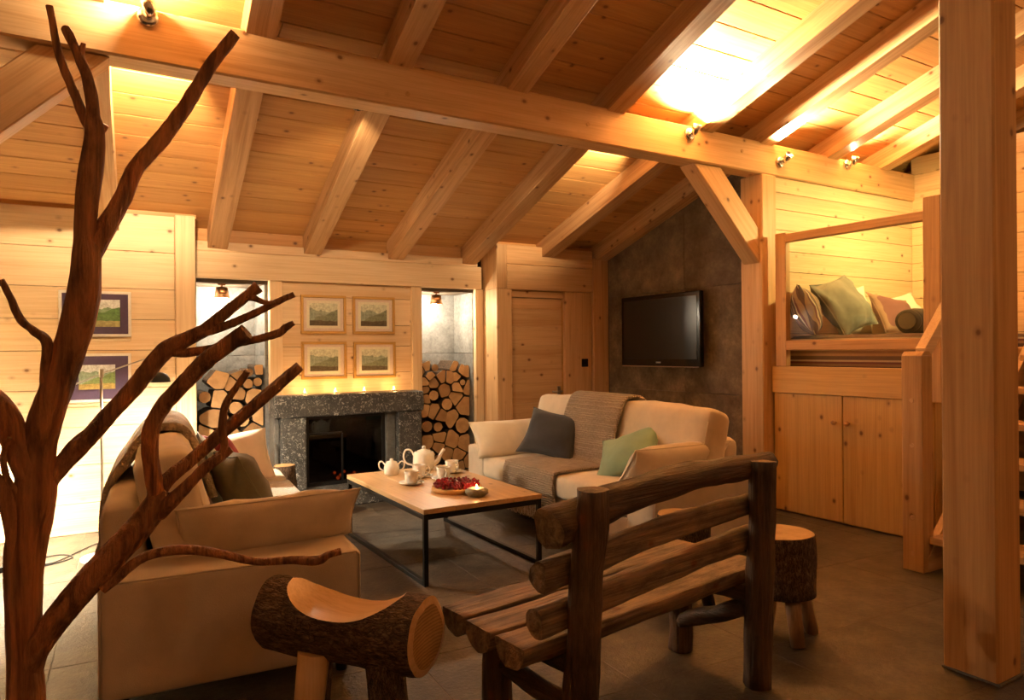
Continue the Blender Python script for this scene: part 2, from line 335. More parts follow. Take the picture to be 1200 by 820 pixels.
def softbox_bm(dx, dy, dz, r_, puff=0, n=10, wr=.006, seed=0):
    bm = bmesh.new(); hx, hy, hz = dx/2, dy/2, dz/2
    bmesh.ops.create_cube(bm, size=2); bmesh.ops.subdivide_edges(bm, edges=bm.edges[:], cuts=n-1, use_grid_fill=True)
    hs = (hx, hy, hz)
    for v in bm.verts:
        # denser rings near the edges
        c = [math.sin(max(-1, min(1, a))*PI/2*.97)/math.sin(PI/2*.97) for a in v.co]
        p = Vector([a*h for a, h in zip(c, hs)]); q = Vector([max(-(h-r_), min(h-r_, a)) for a, h in zip(p, hs)])
        d = p-q
        if d.length > 1e-6: p = q + d.normalized()*r_
        u, vv, ww = [a/h for a, h in zip(p, hs)]
        p.z += math.copysign(puff*(1-u*u)*(1-vv*vv), p.z) if abs(v.co.z) > .98 else 0
        p.x += math.copysign(puff*.5*(1-ww*ww)*(1-vv*vv), p.x) if abs(v.co.x) > .98 else 0
        p += Vector((noise.noise(p*6+Vector((seed, 0, 0))), noise.noise(p*6+Vector((0, seed+5, 0))), noise.noise(p*6+Vector((0, 9, seed)))))*wr
        v.co = p
    return bm
def light(name, kind, loc, power, col, parent=None, rad=.05, target=None, angle=100, blend=.6):
    d = bpy.data.lights.new(name, kind); d.energy = power; d.color = col
    d.shadow_soft_size = rad
    if kind == 'SPOT': d.spot_size = R(angle); d.spot_blend = blend
    o = bpy.data.objects.new(name, d); COL.objects.link(o); o.location = loc
    if target is not None:
        base = Vector(loc) if not parent else Vector(loc)+parent.location
        o.rotation_euler = (Vector(target)-base).to_track_quat('-Z', 'Y').to_euler()
    if parent: o.parent = parent
    return o
def struct(o): o['kind'] = 'structure'; return o
#==PART2==

# ================================================================== THE SETTING
SL = .33; RA = math.atan(SL)
def zr(y): return 2.12 + SL*(5.75-y)          # underside of the rafters
def zc(y): return zr(y) + .165                # underside of the ceiling boards
XL, XR, YB, YF = -3.0, 7.4, 6.6, -2.4
# ---- floor and its tiles
fl = struct(box('floor', XL, XR, YF, YB, -.2, -.0016, 'grout', bev=0))
tile_me = []
TX, TY = .65, .62
for k in range(4):
    bm = bmesh.new(); g = .0025+.0005*k
    bbox(bm, -TX/2+g*.5, TX/2-g*.5, -TY/2+g*.5, TY/2-g*.5, -.012, 0, .0015)
    bmesh.ops.recalc_face_normals(bm, faces=bm.faces); me = bpy.data.meshes.new('tile'); bm.to_mesh(me); bm.free(); me.materials.append(M['tile']); tile_me.append(me)
fc = Vector(fl.location)
for i in range(-7, 9):
    for j in range(-11, 4):
        a_ = R(-3.2); u_, v_ = TX*(i+.5), TY*(j+.5); x = 1.9+u_*math.cos(a_)-v_*math.sin(a_); y = 4.48+u_*math.sin(a_)+v_*math.cos(a_)
        if x < XL+.34 or x > XR-.34 or y > YB-.3: continue
        t = bpy.data.objects.new('tile', random.choice(tile_me)); COL.objects.link(t); t.parent = fl
        t.location = Vector((x, y, random.uniform(-.0008, .0004)))-fc; t.rotation_euler = (0, 0, a_+random.choice((0, PI)))

# ---- ceiling: boards above rafters
bm = bmesh.new(); prism(bm, [(YF, zc(YF)+.05), (YB, zc(YB)+.05), (YB, zc(YB)+.2), (YF, zc(YF)+.2)], 'x', XL, XR)
ceil = struct(obj('ceiling', bm, 'dark_core'))
y = YB-.02; bw = .19
RX = [.830+.742*i for i in range(-5, 9)]; SKEW = [.063]*7+[.055, .045, .0]+[0]*6
while y > YF:
    ym = y-bw/2; cuts = [XL] + sorted(random.sample([r_+.07 for r_ in RX[2:-1]], 2)) + [XR]
    for a, b in zip(cuts, cuts[1:]):
        dw = bw/math.cos(RA)-.004
        bm = bmesh.new(); bbox(bm, -(b-a)/2+.001, (b-a)/2-.001, -dw/2, dw/2, 0, .025, .004)
        o = obj('ceiling_board', bm, 'board_x', ceil, ((a+b)/2, ym, zc(ym)), (-RA, 0, 0))
    y -= bw
for ir, xr in enumerate(RX):
    sk = SKEW[ir]
    wdt = .145; y0, y1 = YF+.05, (6.0 if xr > .7 else 5.9)
    ln = (y1-y0)/math.cos(RA); hh = .165*math.cos(RA)
    bm = bmesh.new(); bbox(bm, -wdt/2, wdt/2, -ln/2, ln/2, 0, hh+.01, .004)
    ym = (y0+y1)/2
    if ir == 10: xr = 4.455
    xr += sk*(ym-5.75)
    o = obj('rafter', bm, 'rafter_y', ceil, (xr+wdt/2, ym, zr(ym)), (-RA, 0, -math.atan(sk)))

# ---- enclosing walls that the camera does not face
wl = struct(box('wall_left', XL-.15, XL, YF, YB, 0, 5.2, 'pine', bev=0))
for k in range(18): box('plank', XL, XL+.02, YF, YB, .25*k, .25*k+.247, 'pine', wl).location -= wl.location
wf = struct(box('wall_front', XL, XR, YF-.15, YF, 0, 5.2, 'pine', bev=0))
for k in range(20): box('plank', XL, XR, YF, YF+.02, .25*k, .25*k+.247, 'pine', wf).location -= wf.location
we = struct(box('wall_east', XR, XR+.15, YF, YB, 0, 5.2, 'pale', bev=0))
for k in range(18): box('plank', XR-.02, XR, YF, 3.9, .25*k, .25*k+.247, 'pale', we).location -= we.location

# ---- back wall: filling, then planks, timbers, niche linings
bm = bmesh.new()
bbox(bm, XL, .60, 5.77, YB, 0, 2.30)                       # left section
bbox(bm, XL, XR, 6.42, YB, 0, 2.9)                         # rear
bbox(bm, .60, .74, 5.80, 6.42, 0, 2.2)
bbox(bm, 1.32, 2.625, 5.985, 6.42, .75, 2.2); bbox(bm, 1.32, 1.52, 5.985, 6.42, 0, .75); bbox(bm, 2.30, 2.625, 5.985, 6.42, 0, .75)
bbox(bm, 3.295, 4.7, 5.80, 6.42, 0, 2.3)                    # behind the door
bbox(bm, .74, 3.24, 5.98, 6.42, 1.83, 2.3)                 # above the niches
wb = struct(obj('wall_back', bm, 'dark_core'))
def wp(name, *a, **k): return box(name, *a, parent=wb, **k)
zs = [0, .21, .475, .74, 1.0, 1.27, 1.49, 1.71, 1.98, 2.25]
for a, b in zip(zs, zs[1:]):
    for x0, x1 in ((XL, -.85), (-.85, .59)): wp('plank', x0+.001, x1-.001, 5.74, 5.77, a+.0015, b-.0015, 'pale', bev=.003)
wp('corner_post', .59, .727, 5.715, 5.80, 0, 2.262, 'pale', bev=.006)
wp('blocking_board', XL, .74, 5.762, 5.80, 2.252, 2.45, 'board', bev=0)
wp('blocking_board', .74, 3.27, 5.96, 5.99, 2.10, 2.40, 'board', bev=0)
wp('wall_plate', .74, 3.255, 5.895, 5.985, 1.829, 2.038, 'pale', bev=.006)
wp('wall_plate', .745, 3.225, 5.92, 5.985, 2.040, 2.115, 'pale', bev=.005)
wp('niche_post', 1.303, 1.405, 5.915, 5.985, .73, 1.829, 'pale', bev=.005)
wp('niche_post', 2.546, 2.643, 5.915, 5.985, .73, 1.829, 'pale', bev=.005)
zs = [.80, 1.06, 1.29, 1.475, 1.71, 1.828]
for a, b in zip(zs, zs[1:]): wp('plank', 1.405, 2.546, 5.945, 5.985, a+.0015, b-.0015, 'pale', bev=.003)
# niche linings of grey stone, one panel each
for x0, x1 in ((.74, 1.303), (2.643, 3.24)):
    for z0, z1 in ((0, 1.22), (1.223, 1.84)):
        wp('niche_panel', x0, x1, 6.385, 6.42, z0, z1, 'nichestone', bev=.002)
        wp('niche_panel', x1-.025 if x1 < 2 else x1-.04, x1+.02 if x1 < 2 else x1, 5.99, 6.383, z0, z1, 'nichestone', bev=.002)
        wp('niche_panel', x0-.02, x0+.02, 5.99, 6.383, z0, z1, 'nichestone', bev=.002)
    wp('niche_ceiling', x0, x1, 5.985, 6.42, 1.80, 1.83, 'dark_core', bev=.002)
wp('niche_jamb', 3.205, 3.288, 5.93, 5.985, 0, 1.829, 'pale', bev=.004)
# ---- door section, standing proud of the fireplace wall
wp('door_post', 3.29, 3.453, 5.67, 5.98, 0, 1.82, 'pine', bev=.006)
wp('door_post', 3.29, 3.40, 5.672, 5.98, 1.82, 2.235, 'pine', bev=.006)
wp('door_lintel', 3.40, 4.41, 5.67, 5.80, 1.818, 2.055, 'pine', bev=.006)
wp('door_lintel', 3.40, 4.41, 5.675, 5.80, 2.057, 2.235, 'pine', bev=.005)
wp('door_jamb', 4.075, 4.40, 5.69, 5.80, 0, 1.818, 'pine', bev=.005)
wp('door_post', 4.41, 4.605, 5.665, 5.80, 0, 2.165, 'pine', bev=.006)
wp('blocking_board', 3.29, 4.7, 5.78, 5.80, 2.2, 2.45, 'board', bev=0)
d1 = struct(bpy.data.objects.new('door_1', None)); COL.objects.link(d1); d1.location = (3.76, 5.745, 0)
zs = [.01, .2, .38, .56, .74, .93, 1.11, 1.29, 1.47, 1.64, 1.745]
for a, b in zip(zs, zs[1:]): box('plank', -.30, .30, -.016, .016, a, b-.001, 'pine', d1, bev=.0015)
box('head_board', -.305, .31, -.03, .03, 1.75, 1.815, 'pine', d1)
bm = bmesh.new(); bbox(bm, -.018, .018, -.006, .006, -.09, .09, .003); obj('lock_plate', bm, 'steel', d1, (.255, -.022, .80))
bm = bmesh.new(); tube(bm, [(0, 0, 0), (0, -.05, 0), (-.02, -.06, 0), (-.12, -.06, 0)], .009, 8); h_ = obj('door_handle', bm, 'steel', d1, (.255, -.028, .84), smooth=True)
bm = bmesh.new(); bbox(bm, -.004, .004, -.004, .004, -.8, .8); obj('gap_light_strip', bm, 'gold', d1, (.309, -.012, .92))  # gold-coloured strip stands in for the line of light at the door gap
sw = thing('light_switch', 'small square black light switch on the pine jamb beside the door', 'switch', (4.31, 5.688, 1.114))
bm = bmesh.new(); bbox(bm, -.04, .04, -.010, 0, -.04, .04, .004); obj('plate', bm, 'black_gloss', sw)
bm = bmesh.new(); bbox(bm, -.022, .022, -.014, -.009, -.022, .022, .002); obj('rocker', bm, 'black_gloss', sw)

# ---- right wall of stone slabs
wr_ = struct(box('wall_right', 4.645, 4.80, 3.862, 6.42, 0, 2.2, 'dark_core', bev=0))
def slab(y0, y1, z0, z1):
    sl = z1 is None
    poly = [(y0, z0), (y1, z0), (y1, zc(y1)+.02 if sl else z1), (y0, zc(y0)+.02 if sl else z1)]
    bm = bmesh.new(); prism(bm, poly, 'x', 4.602, 4.645); bmesh.ops.bevel(bm, geom=bm.edges[:], offset=.002, segments=1, affect='EDGES')
    o = obj('stone_slab', bm, 'slate', wr_); o.location = -wr_.location; return o
for y0, y1 in ((3.862, 4.597), (4.60, 5.66)):
    slab(y0, y1, 0, .86); slab(y0, y1, .863, 1.777); slab(y0, y1, 1.78, None)

# ---- the purlin beam, its posts and braces
mb = thing('ceiling_beam', 'long thick pine beam crossing under the sloping rafters', 'beam', (1.9, 3.74, 2.59))
bm = bmesh.new(); bbox(bm, -4.85, 4.82, -.10, .06, 0, .245, .01); obj('timber', bm, 'pine_x', mb)
for k, x in enumerate((-.35, .9, 2.35)):
    bm = bmesh.new(); tube(bm, [(x, -.104, .08+.03*k), (x, -.09, .08+.03*k)], .014, 10); obj('peg', bm, 'honey_y', mb)
pst = thing('timber_post', 'pine post under the beam between stone wall and cupboard', 'post', (4.555, 3.74, 0))
bm = bmesh.new(); bbox(bm, -.085, .085, -.10, .11, 0, 2.59, .008); obj('timber', bm, 'pine_z', pst)
pst2 = thing('timber_post', 'pine post carrying the beam over the left wall end', 'post', (-.78, 3.74, 0))
bm = bmesh.new(); bbox(bm, -.085, .085, -.10, .11, 0, 2.59, .008); obj('timber', bm, 'pine_z', pst2)
def brace(name, label, xa, xb, za, zb):
    """front face low edge from (xa, top) to (xb, bottom) at 45 degrees"""
    t = thing(name, label, 'brace', ((xa+xb)/2, 3.74, (za+zb)/2), group=None)
    s = 1 if xb > xa else -1; w_ = .28*s; cx, cz = (xa+xb)/2, (za+zb)/2
    poly = [(xa-cx, za-cz), (xb-cx, zb-cz), (xb-cx, zb-cz+.265), (xa-cx+w_, za-cz)]
    bm = bmesh.new(); prism(bm, poly, 'y', -.075, .075)
    # local x along the brace so the grain follows it
    an = math.atan2(zb-za, xb-xa); mt = Matrix.Rotation(an, 3, 'Y')
    for v in bm.verts: v.co = mt @ v.co
    bmesh.ops.bevel(bm, geom=bm.edges[:], offset=.006, segments=1, affect='EDGES')
    obj('timber', bm, 'pine_x', t, rot=(0, -an, 0)); return t
brace('knee_brace', 'diagonal pine brace between the beam and the post beside the stone wall', 3.775, 4.468, 2.588, 1.90)
brace('knee_brace', 'diagonal pine brace under the beam behind the bare driftwood tree', .12, -.693, 2.588, 1.775)
fp = thing('timber_post', 'massive square pine post standing free on the stone floor by the stairs', 'post', (2.945, 1.39, 0))
bm = bmesh.new(); bbox(bm, -.088, .088, -.098, .098, .004, zr(1.39)-.002, .008)
for v in bm.verts:
    if v.co.z > 2: v.co.z -= v.co.y*SL
obj('timber', bm, 'honey_z', fp)
bm = bmesh.new(); bbox(bm, -.089, .089, -.104, .104, 0, .010, .002); obj('foot_plate', bm, 'hearthstone', fp)

# ================================================================== FIREPLACE
fire = thing('fireplace', 'dark hammered stone fireplace with black glazed firebox between wood niches', 'fireplace', (1.93, 5.72, 0))
def fb(name, x0, x1, y0, y1, z0, z1, mat, bev=.006, parent=fire): 
    o = box(name, x0, x1, y0, y1, z0, z1, mat, parent, bev=bev); o.location -= fire.location; return o
def rough_block(name, x0, x1, y0, y1, z0, z1, amp=.006):
    bm = bmesh.new(); bbox(bm, x0, x1, y0, y1, z0, z1, .012, 2)
    bmesh.ops.subdivide_edges(bm, edges=[e for e in bm.edges if e.calc_length() > .08], cuts=7, use_grid_fill=True)
    for v in bm.verts: v.co += Vector((noise.noise(v.co*21), noise.noise(v.co*23+Vector((3, 0, 0))), noise.noise(v.co*19+Vector((0, 7, 0)))))*amp
    o = obj(name, bm, 'hammered', fire); o.location = -fire.location; return o
rough_block('mantel', 1.292, 2.57, 5.72, 5.943, .722, .897)
rough_block('leg', 1.345, 1.545, 5.735, 5.98, .13, .722); rough_block('leg', 2.335, 2.55, 5.735, 5.98, .13, .722)
fb('reveal', 2.25, 2.335, 5.80, 5.98, .13, .722, 'hearthstone'); fb('reveal', 1.545, 1.56, 5.80, 5.98, .13, .722, 'hearthstone')
fb('reveal', 1.304, 1.345, 5.80, 5.98, .13, .722, 'hearthstone')
rough_block('hearth', 1.33, 2.56, 5.57, 5.98, .0, .135, .005)
bm = bmesh.new()
for a in ((1.56, 1.575, 5.86, 6.3, .136, .72), (2.235, 2.25, 5.86, 6.3, .136, .72), (1.56, 2.25, 6.28, 6.3, .136, .72), (1.56, 2.25, 5.86, 6.3, .705, .72), (1.56, 2.25, 5.86, 6.3, .136, .15)): bbox(bm, *a)
o = obj('firebox', bm, 'firebox', fire); o.location = -fire.location
bm = bmesh.new()
for a in ((1.56, 1.59, 5.84, 5.86, .136, .72), (2.22, 2.25, 5.84, 5.86, .136, .72), (1.59, 2.22, 5.84, 5.86, .69, .72), (1.59, 2.22, 5.84, 5.86, .136, .165), (1.59, 1.87, 5.838, 5.858, .56, .575), (1.862, 1.877, 5.838, 5.858, .165, .56)): bbox(bm, *a)
o = obj('door_frame', bm, 'black_metal', fire); o.location = -fire.location
bm = bmesh.new(); bbox(bm, 1.59, 2.22, 5.848, 5.853, .165, .69); o = obj('glass_pane', bm, 'smoked', fire); o.location = -fire.location
for k in range(3):
    bm = bmesh.new(); tube(bm, [(-.2+.03*k, 0, 0), (.18+.05*k, .02*k, .01)], .035, 9, .3, seed=k); o = obj('burning_log', bm, 'bark_x', fire, (-.02+.03*k, .27+.05*k, .19+.03*k))
for k in range(9):
    bm = bmesh.new(); bmesh.ops.create_icosphere(bm, subdivisions=1, radius=.012+.008*random.random()); o = obj('ember', bm, 'ember', fire, (-.1+.03*k, .20+.05*random.random(), .17+.05*random.random()))

# ================================================================== FIREWOOD
def clip(poly, a, b, c):
    out = []
    for i, p in enumerate(poly):
        q = poly[(i+1) % len(poly)]; dp = a*p[0]+b*p[1]-c; dq = a*q[0]+b*q[1]-c
        if dp <= 0: out.append(p)
        if dp*dq < 0:
            t = dp/(dp-dq); out.append((p[0]+(q[0]-p[0])*t, p[1]+(q[1]-p[1])*t))
    return out
def cell(i, pts, rect):
    x0, x1, z0, z1 = rect; poly = [(x0, z0), (x1, z0), (x1, z1), (x0, z1)]; px, pz = pts[i]
    for j, (qx, qz) in enumerate(pts):
        if j != i:
            a, b = qx-px, qz-pz; poly = clip(poly, a, b, a*(px+qx)/2+b*(pz+qz)/2)
            if len(poly) < 3: return []
    return poly
def cen(poly):
    A = cx = cz = 0
    for i, p in enumerate(poly):
        q = poly[(i+1) % len(poly)]; c = p[0]*q[1]-q[0]*p[1]; A += c; cx += (p[0]+q[0])*c; cz += (p[1]+q[1])*c
    return (cx/(3*A), cz/(3*A)), A/2
def wood_stack(x0, x1, top, n, yfront, label, group, seed):
    rnd = random.Random(seed); rect = (x0, x1, .012, top+.30)
    pts = [(rnd.uniform(x0, x1), rnd.uniform(.02, top)) for _ in range(n)]
    dummy = [(x0+(x1-x0)*(k+.5)/6, top+.075+rnd.uniform(-.05, .05)) for k in range(6)]
    for it in range(3):
        allp = pts+dummy; new = []
        for i in range(n):
            c = cell(i, allp, rect)
            if not c: new.append(pts[i]); continue
            (cx, cz), _ = cen(c); k = .75 if it < 2 else .35; new.append((pts[i][0]*(1-k)+cx*k, min(pts[i][1]*(1-k)+cz*k, top)))
        pts = new
    for i in range(n):
        c = cell(i, pts+dummy, rect)
        if len(c) < 3: continue
        (cx, cz), A = cen(c)
        if A < .0015: continue
        rin = min(abs((cx-p[0])*(q[1]-p[1])-(cz-p[1])*(q[0]-p[0]))/max(1e-5, math.hypot(q[0]-p[0], q[1]-p[1])) for p, q in zip(c, c[1:]+c[:1]))
        poly = [(p[0]-cx, p[1]-cz) for p in c]
        k_round = rnd.random() < .25
        if k_round:
            k = 10; poly = [((rin-.002)*math.cos(2*PI*a/k)*rnd.uniform(.96, 1), (rin-.002)*math.sin(2*PI*a/k)*rnd.uniform(.96, 1)) for a in range(k)]
        else:
            f = 1-.0045/max(rin, .02); poly = [(a*f, b*f) for a, b in poly]
            cut = rnd.choice((.07, .11, .16)); q = []
            for a in range(len(poly)):
                p0, p1 = poly[a], poly[(a+1) % len(poly)]
                q += [(p0[0]*(1-cut)+p1[0]*cut, p0[1]*(1-cut)+p1[1]*cut), (p0[0]*cut+p1[0]*(1-cut), p0[1]*cut+p1[1]*(1-cut))]
            poly = q
        yf = yfront+rnd.uniform(-.02, .05); lg = rnd.uniform(.27, .31)
        shp = 'round unsplit' if k_round else ('wedge-shaped' if len(c) <= 4 else 'split')
        lev = 'on top of' if cz > top-.10 else ('low in' if cz < .45 else 'inside')
        t = thing('firewood_log', shp+' firewood log '+lev+' '+label, 'firewood', (cx, yf, cz), group=group)
        bm = bmesh.new(); prism(bm, poly, 'y', .004, lg); obj('bark', bm, 'bark_log', t)
        bm = bmesh.new(); prism(bm, [(a*.985, b*.985) for a, b in poly], 'y', 0, .006); obj('cut_end', bm, 'cut_log', t, (0, 0, 0))
wood_stack(.775, 1.27, 1.10, 34, 6.02, 'the stack behind the beige sofa', 'firewood in the niche beside the landscape prints wall', 3)
wood_stack(2.67, 3.195, 1.10, 48, 6.02, 'the stack between fireplace and door', 'firewood in the niche beside the door', 5)

# niche spots
def niche_spot(x, label):
    t = thing('niche_spotlight', label, 'spotlight', (x, 6.07, 1.80))
    bm = bmesh.new(); lathe(bm, [(0, 0), (.03, 0), (.03, -.012), (0, -.012)], 16); obj('ceiling_rose', bm, 'copper', t)
    bm = bmesh.new(); tube(bm, [(0, 0, -.01), (0, 0, -.03)], .008, 8); obj('stem', bm, 'copper', t)
    bm = bmesh.new(); lathe(bm, [(.024, -.025), (.045, -.03), (.058, -.115), (.052, -.115), (.04, -.05), (0, -.045)], 18); obj('lamp_head', bm, 'copper', t, smooth=True)
    bm = bmesh.new(); bmesh.ops.create_icosphere(bm, subdivisions=2, radius=.018); obj('bulb', bm, 'bulb', t, (0, 0, -.075))
    light('bulb_light', 'POINT', (0, .05, -.14), POW['niche'], HALO, t, .025)
niche_spot(.965, 'copper spotlight hanging in the wood niche near the driftwood tree'); niche_spot(2.86, 'copper spotlight hanging in the wood niche next to the door')

# ================================================================== PICTURES
def framed(name, label, x, z, w_, h_, prt, y=5.945, group=None):
    t = thing(name, label, 'picture', (x, y, z), group=group)
    f = .022; bm = bmesh.new()
    for a in ((-w_/2, w_/2, -.025, 0, h_/2-f, h_/2), (-w_/2, w_/2, -.025, 0, -h_/2, -h_/2+f), (-w_/2, -w_/2+f, -.025, 0, -h_/2+f, h_/2-f), (w_/2-f, w_/2, -.025, 0, -h_/2+f, h_/2-f)): bbox(bm, *a, .003)
    obj('frame', bm, 'gold', t)
    bm = bmesh.new(); bbox(bm, -w_/2+f, w_/2-f, -.010, -.002, -h_/2+f, h_/2-f); obj('mat_board', bm, 'mat_lilac', t)
    a, b = w_*.31, h_*.29
    bm = bmesh.new(); bbox(bm, -a-.022, a+.022, -.0115, -.009, -b-.022, b+.022); mi = obj('inner_mat', bm, 'mat_inner', t)
    bm = bmesh.new(); bbox(bm, -a, a, -.0125, -.011, -b, b); obj('print', bm, prt, t)
    bm = bmesh.new(); bbox(bm, -w_/2+f, w_/2-f, -.019, -.017, -h_/2+f, h_/2-f); obj('glass_pane', bm, 'glass', t)
framed('framed_print', 'gold framed mountain print on the pine wall, upper one near the driftwood branches', 1.748, 1.562, .385, .325, 'print_0')
framed('framed_print', 'gold framed mountain print on the pine wall, upper one near the door niche', 2.192, 1.562, .385, .325, 'print_1')
framed('framed_print', 'gold framed mountain print just above the candles, near the driftwood branches', 1.75, 1.175, .385, .315, 'print_2')
framed('framed_print', 'gold framed mountain print just above the candles, near the door niche', 2.197, 1.172, .385, .315, 'print_3')
def purple(label, x0, x1, z0, z1, prt, ix0, ix1, iz0, iz1):
    cx, cz = (x0+x1)/2, (z0+z1)/2; t = thing('mounted_picture', label, 'picture', (cx, 5.72, cz))
    bm = bmesh.new(); bbox(bm, x0-cx-.02, x1-cx+.02, -.004, .018, z0-cz-.02, z1-cz+.02, .003); obj('backing', bm, 'white_paint', t)
    bm = bmesh.new(); bbox(bm, x0-cx, x1-cx, -.009, -.003, z0-cz, z1-cz); obj('mat_board', bm, 'mat_purple', t)
    bm = bmesh.new(); bbox(bm, ix0-cx, ix1-cx, -.012, -.008, iz0-cz, iz1-cz); obj('print', bm, prt, t)
purple('purple matted green valley picture on the pale wall, hung above another', -.115, .283, 1.385, 1.665, 'valley_0', -.04, .232, 1.435, 1.625)
purple('purple matted valley picture hung below a matching one behind the reading lamp', -.09, .28, .93, 1.23, 'valley_1', -.02, .20, 1.00, 1.17)
for z, l in ((1.335, 'thin pine ledge under the upper purple picture'), (.885, 'thin pine ledge under the lower purple picture')):
    o = box('picture_ledge', -.12, .30, 5.69, 5.739, z, z+.018, 'pale'); tag(o, l, 'ledge')

# ================================================================== TELEVISION
tv = thing('television', 'black flat television mounted on the dark stone wall', 'television', (4.50, 4.828, 1.42))
bm = bmesh.new(); bbox(bm, 0, .045, -.515, .515, -.33, .325, .008, 2); obj('housing', bm, 'black_gloss', tv)
bm = bmesh.new(); bbox(bm, -.003, .002, -.475, .475, -.265, .285); obj('screen', bm, 'screen', tv)
bm = bmesh.new(); bbox(bm, -.006, .03, -.50, .50, -.338, -.328, .003); obj('chrome_strip', bm, 'chrome', tv)
bm = bmesh.new(); bbox(bm, -.003, .001, -.03, .03, -.302, -.290); obj('maker_mark', bm, 'logo', tv)
bm = bmesh.new(); bbox(bm, .045, .101, -.2, .2, -.2, .2, .006); obj('wall_bracket', bm, 'black_metal', tv)

# ================================================================== CUPBOARD, BED NOOK, BALUSTRADE
cb = thing('cupboard', 'low built-in pine cupboard with two doors under the bed nook', 'cabinet', (4.57, 3.05, 0))
bm = bmesh.new(); bbox(bm, .03, .5, -.62, .58, 0, .905); obj('body', bm, 'cab_z', cb)
for y0, y1, kn in ((-.62, -.005, -.05), (.0, .572, .05)):
    n_ = 3
    d = obj('door', bbox(bmesh.new(), -.0, .03, y0+.002-(y0+y1)/2, y1-.002-(y0+y1)/2, .012, .903, .002), 'cab_z', cb, (0, (y0+y1)/2, 0))
    bm = bmesh.new(); lathe(bm, [(0, 0), (.008, 0), (.008, .018), (.018, .024), (.016, .036), (0, .04)], 14)
    obj('knob', bm, 'honey_z', d, (0, kn-(y0+y1)/2, .715), (0, -PI/2, 0), smooth=True)
bf = thing('built_in_bed', 'pine fascia board of the raised bed above the cupboard doors', 'bed', (4.57, 3.05, .907))
bm = bmesh.new(); bbox(bm, -.012, .05, -.62, .58, 0, .20, .003); obj('fascia', bm, 'cab_y', bf)
bm = bmesh.new(); bbox(bm, .05, 1.98, -.62, .58, .10, .158); obj('platform', bm, 'pine_x', bf)
# walls of the nook
wn = struct(box('wall_nook', 4.645, 6.62, 3.70, 3.84, 0, 2.59, 'dark_core', bev=0))
for k in range(16): box('plank', 4.645, 6.60, 3.672, 3.70, .06+.163*k, .06+.163*(k+1)-.003, 'pale', wn, bev=.003).location -= wn.location
box('wall_plate', 4.645, 6.60, 3.655, 3.70, 2.47, 2.585, 'pale', wn).location -= wn.location
ws = struct(box('wall_nook_end', 6.60, 6.72, 2.5, 3.66, 0, 2.9, 'dark_core', bev=0))
for k in range(18): box('plank', 6.57, 6.60, 2.5, 3.67, .06+.163*k, .06+.163*(k+1)-.003, 'pale', ws, bev=.003).location -= ws.location
mt_ = thing('mattress', 'dark striped mattress of the raised bed behind the glass', 'mattress', (5.62, 3.06, 1.068))
bm = softbox_bm(1.80, 1.14, .27, .05, .01); obj('ticking', bm, 'stripe_z', mt_, (0, 0, .135), smooth=True)
bl = thing('balustrade', 'pine railing with a clear glass pane in front of the raised bed', 'railing', (4.57, 3.0, 1.107))
def bb(name, x0, x1, y0, y1, z0, z1, mat): o = box(name, x0, x1, y0, y1, z0, z1, mat, bl, bev=.005); o.location -= bl.location; return o
bb('post', 4.545, 4.60, 3.49, 3.585, 1.107, 2.12, 'honey'); bb('post', 4.53, 4.63, 2.355, 2.462, .90, 2.19, 'honey')
bb('rail', 4.54, 4.60, 2.462, 3.49, 2.045, 2.107, 'honey'); bb('rail', 4.54, 4.60, 2.462, 3.49, 1.23, 1.302, 'honey')
o = bb('glass_pane', 4.565, 4.573, 2.462, 3.49, 1.302, 2.045, 'glass')
def cushion(name, label, cat, mat, w_, h_, t_, loc, rot, seed=0, group=None, pinch=.07, power=.55, wr=.012):
    t = thing(name, label, cat, loc, group=group, rot=rot)
    bm = pillow_bm(w_, h_, t_, seed=seed, pinch=pinch, power=power, wr=wr); obj('cover', bm, mat, t, (0, 0, h_/2), smooth=True)
    bm = bmesh.new(); n = 24; pts = []
    for s in range(4):
        for k in range(n//4):
            a = -1+2*k/(n/4); u, v = [(a, -1), (1, a), (-a, 1), (-1, -a)][s]; pts.append((u*w_/2*(1-pinch*(1-v*v)), 0, h_/2+v*h_/2*(1-pinch*(1-u*u))))
    pts.append(pts[0]); tube(bm, pts, .0035, 5, caps=False); obj('seam', bm, mat, t, smooth=True)
    return t
ZB = 1.34
cushion('bed_cushion', 'brown striped cushion on the raised bed beside the pine post', 'cushion', 'stripe', .44, .40, .20, (4.80, 3.42, ZB), (R(-18), 0, R(35)), 1, pinch=.12, wr=.03)
cushion('bed_cushion', 'large grey green cushion in the middle of the raised bed', 'cushion', 'greygreen', .62, .48, .22, (5.22, 3.30, ZB+.04), (R(-30), R(-11), R(10)), 2, pinch=.12, wr=.045)
cushion('bed_cushion', 'cream cushion half hidden behind the grey green one on the raised bed', 'cushion', 'offwhite', .46, .42, .13, (5.52, 3.55, ZB), (R(-8), R(-4), 0), 3, pinch=.12, wr=.02)
cushion('bed_cushion', 'maroon striped cushion leaning next to the cream one on the raised bed', 'cushion', 'maroon', .46, .42, .16, (5.72, 3.24, ZB-.01), (R(-34), R(8), R(-10)), 4, pinch=.12, wr=.03)
cushion('bed_cushion', 'off white cushion at the far end of the raised bed', 'cushion', 'offwhite', .56, .40, .18, (6.20, 3.44, ZB), (R(-24), R(-8), 0), 5, pinch=.12, wr=.03)
t = thing('bolster', 'dark plaid bolster lying on the raised bed below the off white cushion', 'cushion', (5.36, 2.95, 1.335), R(12))
bm = bmesh.new(); tube(bm, [(-.25, 0, .10), (-.23, 0, .10), (-.1, 0, .10), (0, 0, .10), (.1, 0, .10), (.23, 0, .10), (.25, 0, .10)], [.03, .085, .097, .10, .097, .085, .03], 20, .08); obj('cover', bm, 'plaid', t, smooth=True)
